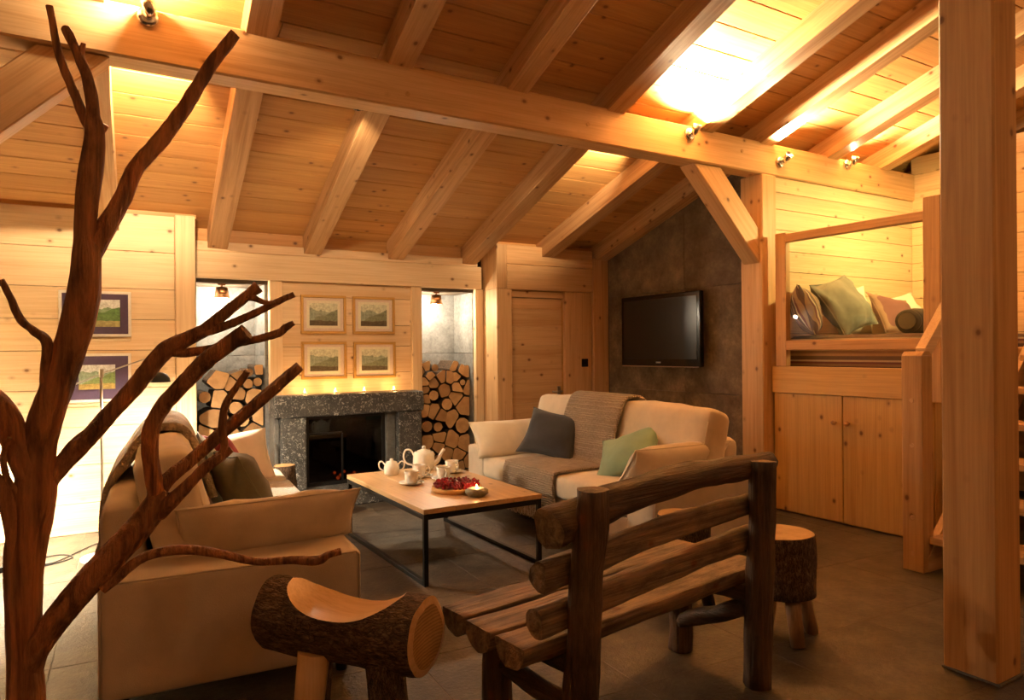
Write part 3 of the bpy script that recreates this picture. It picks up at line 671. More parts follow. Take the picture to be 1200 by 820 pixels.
for s in (-.245, .245):
    bm = bmesh.new(); tube(bm, [(s-.004, 0, .10), (s+.004, 0, .10)], .06, 14); obj('end_piping', bm, 'plaid', t)

# ================================================================== STAIRS
st = thing('staircase', 'open pine staircase with newel and handrail behind the big post', 'stairs', (3.99, 2.2, 0))
def sb(name, x0, x1, y0, y1, z0, z1, mat, parent=st): o = box(name, x0, x1, y0, y1, z0, z1, mat, parent, bev=.004); o.location -= st.location; return o
nw = sb('newel_post', 3.945, 4.05, 2.152, 2.268, 0, 1.20, 'honey')
bm = bmesh.new(); prism(bm, [(-.0525, .60), (.0525, .60), (.025, .622), (-.025, .622)], 'y', -.056, .056); obj('newel_cap', bm, 'honey_x', nw)
for z in (.35, .10, -.30, -.5):
    bm = bmesh.new(); tube(bm, [(-.0525, 0, z), (-.058, 0, z)], .012, 10); obj('peg', bm, 'pine_x', nw)
for k in range(6): sb('tread', 4.0+.21*k, 4.25+.21*k, 1.25, 2.15, .155+.2*k, .195+.2*k, 'pine')
for y_ in (2.15, 1.21):
    bm = bmesh.new(); prism(bm, [(3.99, 0), (4.15, 0), (5.32, 1.12), (5.32, 1.36), (3.99, .08)], 'y', y_, y_+.04)
    o = obj('stringer', bm, 'pine_x', st); o.location = -st.location
bm = bmesh.new(); prism(bm, [(4.05, 1.14), (4.57, 1.66), (4.57, 1.76), (4.05, 1.24)], 'y', 2.19, 2.245); o = obj('handrail', bm, 'pale_x', st); o.location = -st.location
lf = struct(box('floor_loft', 5.27, XR-.03, .9, 2.42, 1.16, 1.24, 'pine', bev=.004))

# ================================================================== SOFAS
SD, SLN = .90, 2.18
def sofa(label, loc, rotz, aw=.24, ah=.49):
    """local x from the seat front (0) to the back (SD), y along the length"""
    t = thing('sofa', label, 'sofa', loc, rotz)
    bm = softbox_bm(SD-.03, SLN-.02, .20, .02, 0, seed=1); obj('base', bm, 'linen', t, (SD/2+.005, SLN/2, .175), smooth=True)
    for y in (0, SLN-aw):
        bm = softbox_bm(SD-.005, aw, ah-.07, .022, 0, wr=.003, seed=y); a = obj('arm', bm, 'linen', t, (SD/2, y+aw/2, ah/2+.035), smooth=True)
        bm = bmesh.new(); zz = (ah-.07)/2-.003; xx, yy = SD/2-.012, aw/2-.002; s = -1 if y == 0 else 1
        tube(bm, [(-xx, s*yy, -.2), (-xx, s*yy, zz-.012), (-xx+.012, s*yy, zz), (xx-.012, s*yy, zz), (xx, s*yy, zz-.012), (xx, s*yy, -.2)], .004, 5); obj('piping', bm, 'linen', a, smooth=True)
    bm = softbox_bm(.15, SLN-2*aw+.10, .60, .06, 0, wr=.003, seed=2); obj('back_frame', bm, 'linen', t, (SD-.075, SLN/2, .385), (0, R(3), 0), smooth=True)
    n = 2; cl = (SLN-2*aw)/n
    for k in range(n):
        bm = softbox_bm(SD-.24, cl-.004, .15, .035, .012, seed=3+k); c = obj('seat_cushion', bm, 'cushion', t, ((SD-.24)/2-.005, aw+cl*(k+.5), .345), smooth=True)
        bm = softbox_bm(.21, cl+.10, .50, .055, .03, n=12, wr=.012, seed=5+k); c = obj('back_cushion', bm, 'cushion', t, (SD-.255, aw+cl*(k+.5)+(-.05 if k == 0 else .05), .615), (0, R(14), 0), smooth=True)
        bm = bmesh.new(); s = -1 if k == 0 else 1
        tube(bm, [(-.095, s*(cl/2+.028), -.17), (-.095, s*(cl/2+.03), .17)], .004, 5); obj('seam', bm, 'cushion', c, smooth=True)
    for x in (.07, SD-.07):
        for y in (.07, SLN-.07):
            bm = bmesh.new(); lathe(bm, [(0, 0), (.022, 0), (.028, .08), (0, .08)], 12); obj('foot', bm, 'black_metal', t, (x, y, 0))
    return t
sR = sofa('cream linen sofa with knitted throw in front of the stone wall', (2.66, 2.90, 0), 0)
A_ = R(-5)
# the other one faces +x: turned by half a circle less five degrees
LO = Vector((.93+.087*SLN, 2.665+.996*SLN, 0))
sL = sofa('beige sofa with wool throw seen from its armrest end', LO, PI+A_, .33, .475)
def onL(x, y, z): 
    c, s = math.cos(PI+A_), math.sin(PI+A_); return (LO.x+c*x-s*y, LO.y+s*x+c*y, z)
# arm cushions: long, lying along the arm; local x of the pillow along the sofa depth
G = 'arm cushions'
cushion('arm_cushion', 'long cream cushion on the sofa arm close to the door and firewood', 'cushion', 'cream', .74, .31, .17, (2.96, 4.76, .42), (R(-32), 0, 0), 11, pinch=.05)
cushion('arm_cushion', 'long cream cushion on the sofa arm behind the log bench', 'cushion', 'cream', .78, .31, .18, (3.06, 3.25, .43), (R(38), 0, 0), 12, pinch=.05)
cushion('arm_cushion', 'long beige cushion on the sofa arm beside the saddle-shaped log stool', 'cushion', 'cushion', .70, .27, .15, onL(.31, SLN-.33, .455), (R(36), R(-1), A_+R(2)), 13, pinch=.05, wr=.02)
cushion('arm_cushion', 'bright white cushion on the sofa arm near the fireplace stump', 'cushion', 'cream', .70, .34, .18, onL(.42, .37, .43), (R(-30), R(-8), A_), 14, pinch=.05, wr=.02)
cushion('scatter_cushion', 'dark navy linen cushion on the cream sofa', 'cushion', 'navy', .46, .40, .16, (2.94, 4.40, .445), (R(-36), R(8), R(-58)), 15, pinch=.13, wr=.025)
cushion('scatter_cushion', 'sage green cushion on the cream sofa behind the arm cushion', 'cushion', 'teal', .46, .42, .16, (2.93, 3.46, .445), (R(-54), R(-18), R(-62)), 16, pinch=.13, wr=.02)
cushion('scatter_cushion', 'olive grey cushion leaning on the beige sofa back', 'cushion', 'olive', .46, .40, .18, onL(.26, 1.22, .43), (R(-30), 0, PI/2+A_+R(15)), 17, pinch=.13, wr=.03)
cushion('scatter_cushion', 'red cushion behind the olive grey cushion on the beige sofa', 'cushion', 'red', .44, .42, .14, onL(.30, .86, .44), (R(-22), R(10), PI/2+A_+R(8)), 18, pinch=.13)
cushion('scatter_cushion', 'pale blue cushion squeezed between the olive and red cushions', 'cushion', 'paleblue', .42, .42, .12, onL(.40, 1.02, .43), (R(-18), 0, PI/2+A_), 19, pinch=.13)
def sheet(bm, prof, y0, y1, th=.012, ny=22, wr=.008, seed=0, waver=.02):
    """prof: (x, z) path; a cloth of thickness th along it, from y0 to y1"""
    pr = spline(prof, 5); top = []; bot = []
    for i, (x, z) in enumerate(pr):
        a, b = pr[max(i-1, 0)], pr[min(i+1, len(pr)-1)]; tx, tz = b[0]-a[0], b[1]-a[1]; l = math.hypot(tx, tz) or 1; nx, nz = -tz/l, tx/l
        rt, rb = [], []
        for j in range(ny+1):
            v = j/ny; y = y0+(y1-y0)*v + waver*noise.noise(Vector((i*.12, seed, v*2)))
            d = wr*(noise.noise(Vector((x*9, y*9, z*9+seed)))+.5)
            rt.append(bm.verts.new((x+nx*(th+d), y, z+nz*(th+d)))); rb.append(bm.verts.new((x, y, z)))
        top.append(rt); bot.append(rb)
    n, mm = len(top), ny
    for i in range(n-1):
        for j in range(mm):
            bm.faces.new((top[i][j], top[i][j+1], top[i+1][j+1], top[i+1][j])); bm.faces.new((bot[i][j], bot[i+1][j], bot[i+1][j+1], bot[i][j+1]))
        for j in (0, mm): bm.faces.new((top[i][j], top[i+1][j], bot[i+1][j], bot[i][j]))
    for i in (0, n-1):
        for j in range(mm): bm.faces.new((top[i][j], bot[i][j], bot[i][j+1], top[i][j+1]))
    return pr
# knitted throw over back, seat and front of the right sofa (path from the floor end upwards so the outside is up)
t = thing('knit_throw', 'beige chunky knitted throw draped over back and seat of the cream sofa', 'throw', (2.66, 4.12, 0))
prof = [(-.035, .20), (-.037, .34), (-.022, .425), (.03, .447), (.30, .450), (.43, .455), (.462, .53), (.508, .72), (.545, .83), (.605, .91), (.70, .925), (.79, .88), (.85, .78), (.925, .66), (.945, .45)]
bm = bmesh.new(); sheet(bm, prof[::-1], -.30, .34, .014, seed=2); obj('cloth', bm, 'knit', t, smooth=True)
bm = bmesh.new()
for k in range(44):
    y = -.295+.63*k/43; tube(bm, [(-.035, y, .215), (-.04+.006*random.uniform(-1, 1), y+random.uniform(-.006, .006), .16), (-.04+.01*random.uniform(-1, 1), y+random.uniform(-.01, .01), .10)], .0042, 4)
tag(obj('fringe', bm, 'knit', t), kind='stuff')
# wool throw hung over the back of the left sofa, a white one on its seat
t = thing('wool_throw', 'shaggy grey beige wool throw hanging over the beige sofa back', 'throw', onL(0, .95, 0), PI+A_)
prof = [(.465, .58), (.508, .72), (.545, .83), (.605, .915), (.70, .93), (.79, .88), (.86, .78), (.93, .66), (.95, .50), (.945, .36)]
bm = bmesh.new(); sheet(bm, prof[::-1], -.40, .40, .024, wr=.02, seed=5, ny=26, waver=.05); obj('cloth', bm, 'wool', t, smooth=True)
bm = bmesh.new()
for k in range(60):
    y = -.39+.78*k/59; x, z = .965, .36; tube(bm, [(x, y, z+.01), (x+.006, y+random.uniform(-.01, .01), z-.03), (x+.01*random.random(), y+random.uniform(-.015, .015), z-.07)], .004, 4)
tag(obj('fringe', bm, 'wool', t), kind='stuff')
t = thing('seat_throw', 'white knitted throw spread on the beige sofa seat near the fireplace', 'throw', onL(0, .62, 0), PI+A_)
prof = [(-.035, .18), (-.038, .32), (-.024, .425), (.03, .447), (.30, .452), (.46, .455)]
bm = bmesh.new(); sheet(bm, prof[::-1], -.33, .30, .012, seed=8); obj('cloth', bm, 'whiteknit', t, smooth=True)

# ================================================================== COFFEE TABLE AND ITS TEA THINGS
TZ = .41
ct = thing('coffee_table', 'low coffee table with oak top on a black steel frame', 'table', (1.91, 4.07, 0))
hx, hy = .375, .635
for k in range(4):
    a = -hx+2*hx*k/4; bm = bmesh.new(); bbox(bm, -hx/4+.0006, hx/4-.0006, -hy, hy, TZ-.028, TZ, .002); obj('top_board', bm, 'oak_y', ct, (a+hx/4, 0, 0))
b_ = .0125
for sx in (-1, 1):
    for sy in (-1, 1):
        bm = bmesh.new(); bbox(bm, -b_, b_, -b_, b_, 0, TZ-.029, .001); obj('leg', bm, 'black_metal', ct, (sx*(hx-.015), sy*(hy-.015), 0))
for sx in (-1, 1):
    for z in (b_, TZ-.045):
        bm = bmesh.new(); bbox(bm, -b_, b_, -hy+.028, hy-.028, -b_, b_, .001); obj('rail', bm, 'black_metal', ct, (sx*(hx-.015), 0, z))
for sy, z in ((-1, TZ-.045), (1, TZ-.045)):
    bm = bmesh.new(); bbox(bm, -hx+.028, hx-.028, -b_, b_, -b_, b_, .001); obj('rail', bm, 'black_metal', ct, (0, sy*(hy-.015), z))
def handle(parent, pts, r_=.006, name='handle'):
    bm = bmesh.new(); tube(bm, spline(pts, 4), r_, 8); obj(name, bm, 'porcelain', parent, smooth=True)
tp = thing('teapot', 'large white porcelain teapot with looped handle on the coffee table', 'teapot', (2.06, 4.60, TZ), R(-35))
bm = bmesh.new(); lathe(bm, [(0, 0), (.05, 0), (.072, .012), (.078, .05), (.074, .10), (.068, .125), (.06, .128), (0, .128)], 28); obj('body', bm, 'porcelain', tp, smooth=True)
bm = bmesh.new(); lathe(bm, [(.05, .128), (.045, .136), (.02, .143), (.012, .148), (.016, .158), (.01, .168), (0, .170)], 20); obj('lid', bm, 'porcelain', tp, smooth=True)
bm = bmesh.new(); tube(bm, spline([(.065, 0, .04), (.10, 0, .065), (.12, 0, .11), (.145, 0, .145)], 4), [.02, .019, .018, .017, .016, .015, .014, .013, .0125, .012, .0115, .011, .011], 10); obj('spout', bm, 'porcelain', tp, smooth=True)
handle(tp, [(-.07, 0, .10), (-.095, 0, .135), (-.13, 0, .135), (-.145, 0, .09), (-.125, 0, .045), (-.074, 0, .03)], .007)
sg = thing('sugar_pot', 'white porcelain lidded sugar pot with two handles beside the teapot', 'sugar pot', (1.79, 4.53, TZ), R(-30))
bm = bmesh.new(); lathe(bm, [(0, 0), (.04, 0), (.05, .01), (.053, .045), (.046, .078), (0, .08)], 24); obj('body', bm, 'porcelain', sg, smooth=True)
bm = bmesh.new(); lathe(bm, [(.04, .079), (.034, .09), (.012, .097), (.013, .108), (0, .112)], 18); obj('lid', bm, 'porcelain', sg, smooth=True)
for s in (-1, 1): handle(sg, [(s*.046, 0, .07), (s*.066, 0, .09), (s*.085, 0, .08), (s*.08, 0, .045), (s*.05, 0, .025)], .005)
def cup(label, x, y, ang, spoon=True):
    sc = thing('saucer', 'white porcelain saucer under the ' + label, 'saucer', (x, y, TZ))
    bm = bmesh.new(); lathe(bm, [(0, .003), (.035, 0), (.045, .004), (.078, .014), (.08, .017), (.045, .009), (0, .008)], 28); obj('plate', bm, 'porcelain', sc, smooth=True)
    c = thing('teacup', label, 'cup', (x, y, TZ+.0095), ang)
    bm = bmesh.new(); lathe(bm, [(0, 0), (.03, 0), (.036, .006), (.043, .03), (.046, .075), (.0435, .075), (.04, .03), (.03, .010), (0, .009)], 26); obj('bowl', bm, 'porcelain', c, smooth=True)
    handle(c, [(.044, 0, .062), (.062, 0, .066), (.074, 0, .048), (.064, 0, .026), (.041, 0, .022)], .0045)
    if spoon:
        s = thing('teaspoon', 'steel teaspoon with the ' + label, 'spoon', (x+.058*math.cos(ang+.9), y+.058*math.sin(ang+.9), TZ+.016), ang-.7)
        bm = bmesh.new(); tube(bm, [(-.05, 0, .002), (.02, 0, .003), (.04, 0, .002)], [.002, .0022, .003], 6); obj('stem', bm, 'steel', s, smooth=True)
        bm = bmesh.new(); bmesh.ops.create_uvsphere(bm, u_segments=10, v_segments=6, radius=1, matrix=Matrix.Translation((.055, 0, .002)) @ Matrix.Diagonal((.02, .012, .003, 1))); obj('bowl', bm, 'steel', s, smooth=True)
cup('white teacup standing apart in front of the sugar pot', 1.765, 4.13, R(-60))
cup('white teacup between the sugar pot and teapot', 1.905, 4.33, R(-40))
cup('white teacup closest to the berry tart', 2.0, 4.16, R(-100))
cup('white teacup next to the table edge by the cream sofa', 2.165, 4.37, R(-80))
bt = thing('berry_tart', 'round tart heaped with red currants on the coffee table', 'tart', (1.915, 3.80, TZ))
bm = bmesh.new(); lathe(bm, [(0, 0), (.142, 0), (.152, .012), (.15, .028), (.138, .03), (.134, .022), (0, .022)], 36); obj('crust', bm, 'pie', bt, smooth=True)
bm = bmesh.new(); rnd = random.Random(4)
for k in range(420):
    a = rnd.uniform(0, 2*PI); r_ = .135*math.sqrt(rnd.random()); z = .03+rnd.random()*.022*(1.3 if .04 < r_ < .13 else .8)
    bmesh.ops.create_icosphere(bm, subdivisions=1, radius=rnd.uniform(.007, .0095), matrix=Matrix.Translation((r_*math.cos(a), r_*math.sin(a), z)))
tag(obj('currants', bm, 'berry', bt, smooth=True), kind='stuff')
ch = thing('candle_holder', 'round stone tealight holder with lit candle beside the berry tart', 'candle holder', (1.94, 3.595, TZ))
bm = bmesh.new(); lathe(bm, [(0, 0), (.045, 0), (.068, .018), (.066, .036), (.045, .047), (.026, .047), (.026, .03), (0, .03)], 28); obj('bowl', bm, 'pebble', ch, smooth=True)
bm = bmesh.new(); lathe(bm, [(0, .031), (.022, .031), (.022, .043), (0, .043)], 18); obj('tealight', bm, 'wax', ch)
def flame(parent, z, power, s=1):
    bm = bmesh.new(); lathe(bm, [(0, 0), (.004*s, .004*s), (.0045*s, .009*s), (.002*s, .018*s), (0, .024*s)], 10); obj('flame', bm, 'flame', parent, (0, 0, z), smooth=True)
    light('flame_light', 'POINT', (0, 0, z+.03), power, (1, .5, .16), parent, .008)
flame(ch, .043, POW['candle']*.6)
for k, (x, l) in enumerate(((1.555, 'lit tealight on the mantel by the driftwood branch tip'), (1.81, 'lit tealight on the mantel under the lower print near the branch'), (2.06, 'lit tealight on the mantel under the lower print near the niche'), (2.33, 'lit tealight on the mantel close to the door side niche'))):
    t = thing('tealight', l, 'candle', (x, 5.83, .8985))
    bm = bmesh.new(); lathe(bm, [(0, 0), (.019, 0), (.019, .015), (0, .013)], 16); obj('cup', bm, 'wax', t); flame(t, .014, POW['candle'], 1.3)

# ================================================================== LOG FURNITURE
def log_bm(p0, p1, r0, r1, seg=22, n=22, wob=.16, bend=(0, 0, 0), seed=0, flat=None):
    bm = bmesh.new(); p0, p1 = Vector(p0), Vector(p1); pts = []; rr = []
    for i in range(n+1):
        t = i/n; b = math.sin(t*PI); pts.append(p0.lerp(p1, t)+Vector(bend)*b + Vector((noise.noise(Vector((t*3, seed, 0))), noise.noise(Vector((t*3, 0, seed))), noise.noise(Vector((seed, t*3, 4)))))*r0*.15); rr.append(r0+(r1-r0)*t)
    tube(bm, pts, rr, seg, wob, seed=seed, cap_mat=1)
    dr = (p1-p0).normalized()
    for v in bm.verts:
        q = v.co*70; q = q-dr*q.dot(dr)*.86; v.co += Vector((noise.noise(q), noise.noise(q+Vector((5, 0, 0))), noise.noise(q+Vector((0, 5, 0)))))*.0035
    if flat is not None:
        nrm, dd = flat; nrm = Vector(nrm)
        for v in bm.verts:
            t = max(0, min(1, (v.co-p0).dot((p1-p0))/(p1-p0).length_squared)); c = p0.lerp(p1, t)+Vector(bend)*math.sin(t*PI); h = (v.co-c).dot(nrm)
            if h > dd: v.co -= nrm*(h-dd)
    return bm
BA = R(7.5)
bn = thing('log_bench', 'rustic bench of dark logs and split rails, its back to the big post', 'bench', (1.70, 1.72, 0), BA)
def lg(name, p0, p1, r0, r1, mat='bench', **k):
    ax = 'xyz'[max(range(3), key=lambda i: abs(p1[i]-p0[i]))]; fl_ = k.get('flat')
    return obj(name, log_bm(p0, p1, r0, r1, **k), [mat+'_'+ax, 'benchlight_'+ax], bn, smooth=True)
hw = .455
lg('back_post', (-hw-.03, .01, 0), (-hw+.005, -.035, .845), .052, .046, seed=1, wob=.24); lg('back_post', (hw-.02, .0, 0), (hw, -.02, .83), .050, .045, seed=2, wob=.24)
lg('front_leg', (-hw-.02, .40, 0), (-hw-.02, .385, .37), .05, .045, seed=3); lg('front_leg', (hw+.02, .38, 0), (hw+.01, .37, .37), .048, .044, seed=4)
lg('top_rail', (-.565, .03, .735), (.595, .045, .795), .057, .047, seed=5, wob=.2, bend=(0, .02, .03), n=34)
lg('back_rail', (-.59, .04, .60), (.585, .05, .665), .046, .040, 'benchlight', seed=6, flat=((0, -1, 0), .024), n=34, bend=(0, 0, .012))
lg('back_rail', (-.60, .05, .468), (.56, .055, .535), .044, .042, 'benchlight', seed=7, flat=((0, -1, 0), .026), n=34, bend=(0, 0, .008))
for k, (y, x0) in enumerate(((.12, -.66), (.275, -.66), (.43, -.645))):
    lg('seat_slat', (x0+.02, y, .392), (.60, y, .40), .068, .064, 'benchlight', seed=8+k, flat=((0, 0, 1), .012), n=34, wob=.10)
lg('side_brace', (-hw, .03, .17), (-hw-.02, .38, .22), .036, .03, seed=12); lg('side_brace', (hw, .03, .28), (hw, .36, .13), .034, .03, seed=13)
lg('seat_bearer', (-hw, .0, .315), (-hw-.02, .44, .315), .034, .032, seed=14); lg('seat_bearer', (hw, .0, .315), (hw+.01, .42, .315), .034, .032, seed=15)
def stump(label, x, y, rad, top, thick, ang, seed, legs=4):
    t = thing('stump_stool', label, 'stool', (x, y, 0), ang)
    bm = bmesh.new(); n = 8; pts = [(0, 0, top-thick+thick*i/n) for i in range(n+1)]
    tube(bm, pts, [rad*(1.03-.04*i/n) for i in range(n+1)], 40, .10, seed=seed, ends=(True, True), cap_mat=0); obj('bark', bm, 'bark_z', t, smooth=True)
    bm = bmesh.new(); rg = tube(bm, [(0, 0, top-.004), (0, 0, top+.003)], rad*.965, 40, .10, seed=seed); obj('cut_face', bm, 'cut_top', t)
    for k in range(legs):
        a = 2*PI*(k+.5)/legs; bm = bmesh.new(); tube(bm, [(math.cos(a)*rad*.98, math.sin(a)*rad*.98, 0), (math.cos(a)*rad*.62, math.sin(a)*rad*.62, top-thick+.02)], [.030, .034], 10, .12, seed=seed+k); obj('leg', bm, 'bench_z' if seed != 21 else 'stump_leg_z', t, smooth=True)
    return t
wood('stump_leg', (.36, .22, .11), (.20, .11, .05), contrast=1.3)
stump('round tree stump stool with splayed legs beside the log bench end', 2.60, 2.03, .14, .445, .255, R(20), 21)
stump('round tree stump stool hidden behind the log bench rails', 2.50, 2.52, .125, .44, .25, R(5), 22)
t = thing('stump_table', 'small bark covered stump standing between beige sofa and hearth', 'stump', (1.25, 5.25, 0))
bm = bmesh.new(); tube(bm, [(0, 0, .425*i/9) for i in range(10)], [.095-.002*i for i in range(10)], 32, .12, seed=31); obj('bark', bm, 'bark_z', t, smooth=True)
bm = bmesh.new(); tube(bm, [(0, 0, .421), (0, 0, .428)], .074, 32, .12, seed=31); obj('cut_face', bm, 'cut_top', t)
# saddle stool
pL = Vector((.545, 2.44, 0)); pR = Vector((.885, 1.97, 0)); an = math.atan2(pR.y-pL.y, pR.x-pL.x); mid = (pL+pR)/2
ss = thing('saddle_stool', 'log stool with hollowed saddle seat and bark sides', 'stool', mid, an)
Ls = .58; rs = .117; zc_ = .382
def saddle():
    n, ns, nb = 60, 16, 44; bark_b, seat_b = bmesh.new(), bmesh.new(); Rb, Rs = [], []
    for i in range(n+1):
        u = -1+2*i/n; x = u*Ls/2
        lim = .38+.75*(abs(u)/.78)**2.4
        ac = math.asin(lim) if lim < 1 else PI/2
        def P_(a):
            wv = 1+.09*noise.noise(Vector((math.cos(a)*1.4, math.sin(a)*1.4, x*4+3))); wv += .02*noise.noise(Vector((math.cos(a)*7, math.sin(a)*7, x*30)))
            return Vector((x, math.cos(a)*rs*.95*wv, zc_+math.sin(a)*rs*wv))
        a0, a1 = P_(ac), P_(PI-ac); rowb = [bark_b.verts.new(P_(PI-ac+(PI+2*ac)*k/nb)) for k in range(nb+1)]; rows_ = []
        for k in range(ns+1):
            t = k/ns; q = a0.lerp(a1, t); q.z -= .016*math.sin(t*PI)*(1-lim if lim < 1 else 0)/.62; rows_.append(seat_b.verts.new(q))
        Rb.append(rowb); Rs.append((rows_, lim < 1))
    for a, b in zip(Rb, Rb[1:]):
        for k in range(nb): bark_b.faces.new((a[k], a[k+1], b[k+1], b[k])).smooth = True
    for (a, ca), (b, cb_) in zip(Rs, Rs[1:]):
        if ca or cb_:
            for k in range(ns): seat_b.faces.new((a[k], a[k+1], b[k+1], b[k])).smooth = True
    ends_ = [(s, [Vector(v.co) for v in row[:-1]]) for s, row in ((-1, Rb[0]), (1, Rb[-1]))]
    bmesh.ops.remove_doubles(bark_b, verts=bark_b.verts, dist=1e-5); bmesh.ops.remove_doubles(seat_b, verts=seat_b.verts, dist=1e-5)
    bmesh.ops.delete(seat_b, geom=[v for v in seat_b.verts if not v.link_faces], context='VERTS')
    for s, row in ends_:
        cb2 = bmesh.new(); c0 = Vector((s*Ls/2, 0, zc_)); pts = row
        pa = [cb2.verts.new(p) for p in pts]; pb = [cb2.verts.new(c0+(p-c0)*.80+Vector((s*.006, 0, 0))) for p in pts]; m_ = len(pts)
        for k in range(m_): cb2.faces.new((pa[k], pa[(k+1) % m_], pb[(k+1) % m_], pb[k]))
        cb3 = bmesh.new(); cb3.faces.new([cb3.verts.new(Vector(v.co)) for v in pb]); e = obj('cut_end', cb2, 'oak_x', ss); obj('heartwood', cb3, 'cut_side', e)
    obj('bark', bark_b, 'bark_x', ss, smooth=True); obj('saddle_seat', seat_b, 'oak_x', ss, smooth=True)
saddle()
for k, (x, y, m_) in enumerate(((-.07, -.075, 'oak_z'), (.17, -.06, 'bark_z'), (-.15, .06, 'bark_z'), (.10, .075, 'bark_z'))):
    bm = bmesh.new(); tube(bm, [(x*1.25, y*1.35, 0), (x, y, zc_-.07)], [.042, .05], 12, .12, seed=40+k); obj('leg', bm, m_, ss, smooth=True)

# ================================================================== THE BARE TREE
tr = thing('driftwood_tree', 'bare brown driftwood tree with many sawn branches standing in the foreground', 'tree', tuple(sight(30, 410, 1.72).xy)+(0,))
def branch(name, pts, wob=.2, seed=0, ends=(False, True), n=8, parent=tr):
    p = spline(pts, n); bm = bmesh.new()
    P_ = [sight(x, y, d)-tr.location for x, y, w_, d in p]; Rr = [w_/2/FPX*d for x, y, w_, d in p]
    for i, q in enumerate(P_): q += Vector((noise.noise(q*5+Vector((seed, 0, 0))), noise.noise(q*5+Vector((0, seed, 0))), noise.noise(q*5+Vector((0, 0, seed)))))*.004
    tube(bm, P_, Rr, 20, wob, seed=seed, cap_mat=1, ends=ends)
    for v in bm.verts:
        q = v.co*Vector((95, 95, 14)); v.co += v.co.normalized()*0 + Vector((noise.noise(q), noise.noise(q+Vector((9, 0, 0))), 0))*.0022
    return obj(name, bm, ['stripped_z', 'stump_leg_z'], parent, smooth=True)
D = 1.72
fz = sight(30, 410, D); fy = 410 + FPX*H/D
branch('trunk', [(30, fy-1, 52, D), (30, 900, 42, D), (29, 820, 38, D), (28, 735, 36, D), (31, 650, 42, D), (38, 580, 42, D), (44, 530, 36, D), (58, 478, 36, D), (82, 407, 35, D), (97, 345, 34, D), (102, 300, 32, D), (101, 268, 25, D), (105, 215, 26, D), (111, 160, 22, D), (108, 140, 18, D), (108, 128, 15, D), (103, 95, 13, D), (92, 62, 12, D), (78, 32, 11, D)], seed=1, ends=(True, True))
branch('branch', [(107, 150, 14, D), (99, 137, 11, D), (84, 100, 10, D-.01), (70, 62, 9, D-.02), (58, 7, 8, D-.03)], seed=2)
branch('twig', [(112, 156, 13, D), (121, 150, 9, D+.01), (124, 146, 7, D+.01)], seed=3)
branch('twig', [(93, 66, 9, D), (97, 55, 7, D), (98, 50, 6, D)], seed=31)
branch('branch', [(102, 305, 26, D), (112, 285, 25, D+.01), (122, 270, 23, D+.02), (143, 232, 19, D+.05), (157, 198, 17, D+.07), (191, 160, 17, D+.10), (219, 123, 16, D+.12), (246, 79, 15, D+.14), (276, 40, 13, D+.15)], seed=4)
branch('branch', [(42, 580, 26, D), (34, 548, 30, D-.01), (20, 515, 30, D-.02), (4, 484, 28, D-.04), (-18, 460, 26, D-.06), (-50, 430, 22, D-.08)], seed=5)
branch('branch', [(62, 470, 10, D), (53, 447, 11, D-.02), (55, 415, 11, D-.03), (53, 398, 12, D-.04), (40, 388, 10, D-.05), (24, 374, 9, D-.06), (14, 352, 8, D-.07), (2, 327, 7, D-.08)], seed=6)
branch('branch', [(30, 740, 10, D), (22, 700, 11, D-.02), (17, 655, 13, D-.03), (13, 620, 16, D-.04), (8, 590, 17, D-.05), (0, 568, 14, D-.06), (-12, 548, 12, D-.07)], seed=7)
branch('twig', [(14, 590, 8, D-.04), (18, 577, 8, D-.04), (11, 568, 8, D-.05), (5, 550, 7, D-.06), (4, 532, 6, D-.06), (11, 512, 5, D-.07)], seed=8)
branch('branch', [(42, 600, 14, D), (50, 583, 20, D+.01), (60, 560, 21, D+.02), (80, 537, 21, D+.04), (94, 521, 23, D+.05), (108, 508, 20, D+.06), (130, 484, 19, D+.08), (154, 458, 19, D+.1), (182, 422, 19, D+.12), (198, 407, 20, D+.13), (220, 396, 17, D+.14), (240, 386, 15, D+.15), (266, 365, 13, D+.17), (290, 346, 12, D+.19), (303, 336, 15, D+.2)], seed=9)
branch('twig', [(286, 348, 9, D+.19), (298, 349, 8, D+.19), (312, 354, 6, D+.2), (330, 353, 4, D+.21)], seed=10)
branch('branch', [(232, 391, 10, D+.14), (258, 384, 10, D+.16), (297, 367, 9, D+.19), (325, 353, 8, D+.21), (345, 344, 7, D+.22)], seed=11)
branch('branch', [(200, 412, 11, D+.13), (219, 413, 11, D+.13), (253, 407, 9, D+.12), (294, 398, 9, D+.11), (325, 390, 9, D+.10), (333, 384, 9, D+.1), (343, 378, 6, D+.1)], seed=12)
branch('branch', [(36, 790, 24, D), (42, 760, 30, D), (58, 735, 30, D+.01), (83, 704, 31, D+.02), (124, 659, 31, D+.04), (158, 624, 30, D+.06), (182, 592, 28, D+.08), (189, 575, 22, D+.09)], seed=13)
branch('branch', [(178, 597, 20, D+.08), (184, 578, 20, D+.08), (179, 555, 18, D+.07), (176, 530, 17, D+.06), (178, 500, 18, D+.05), (190, 478, 18, D+.05), (206, 460, 18, D+.05), (240, 424, 18, D+.04), (264, 405, 18, D+.04), (288, 388, 19, D+.04)], seed=14)
branch('branch', [(180, 590, 18, D+.08), (196, 562, 17, D+.10), (224, 539, 15, D+.13), (254, 513, 15, D+.16), (284, 488, 15, D+.18), (314, 462, 14, D+.2), (352, 430, 12, D+.22)], seed=15)
branch('branch', [(184, 600, 22, D+.08), (204, 584, 18, D+.08), (224, 565, 14, D+.09), (240, 549, 13, D+.1), (258, 535, 12, D+.11), (271, 525, 9, D+.12)], seed=16)
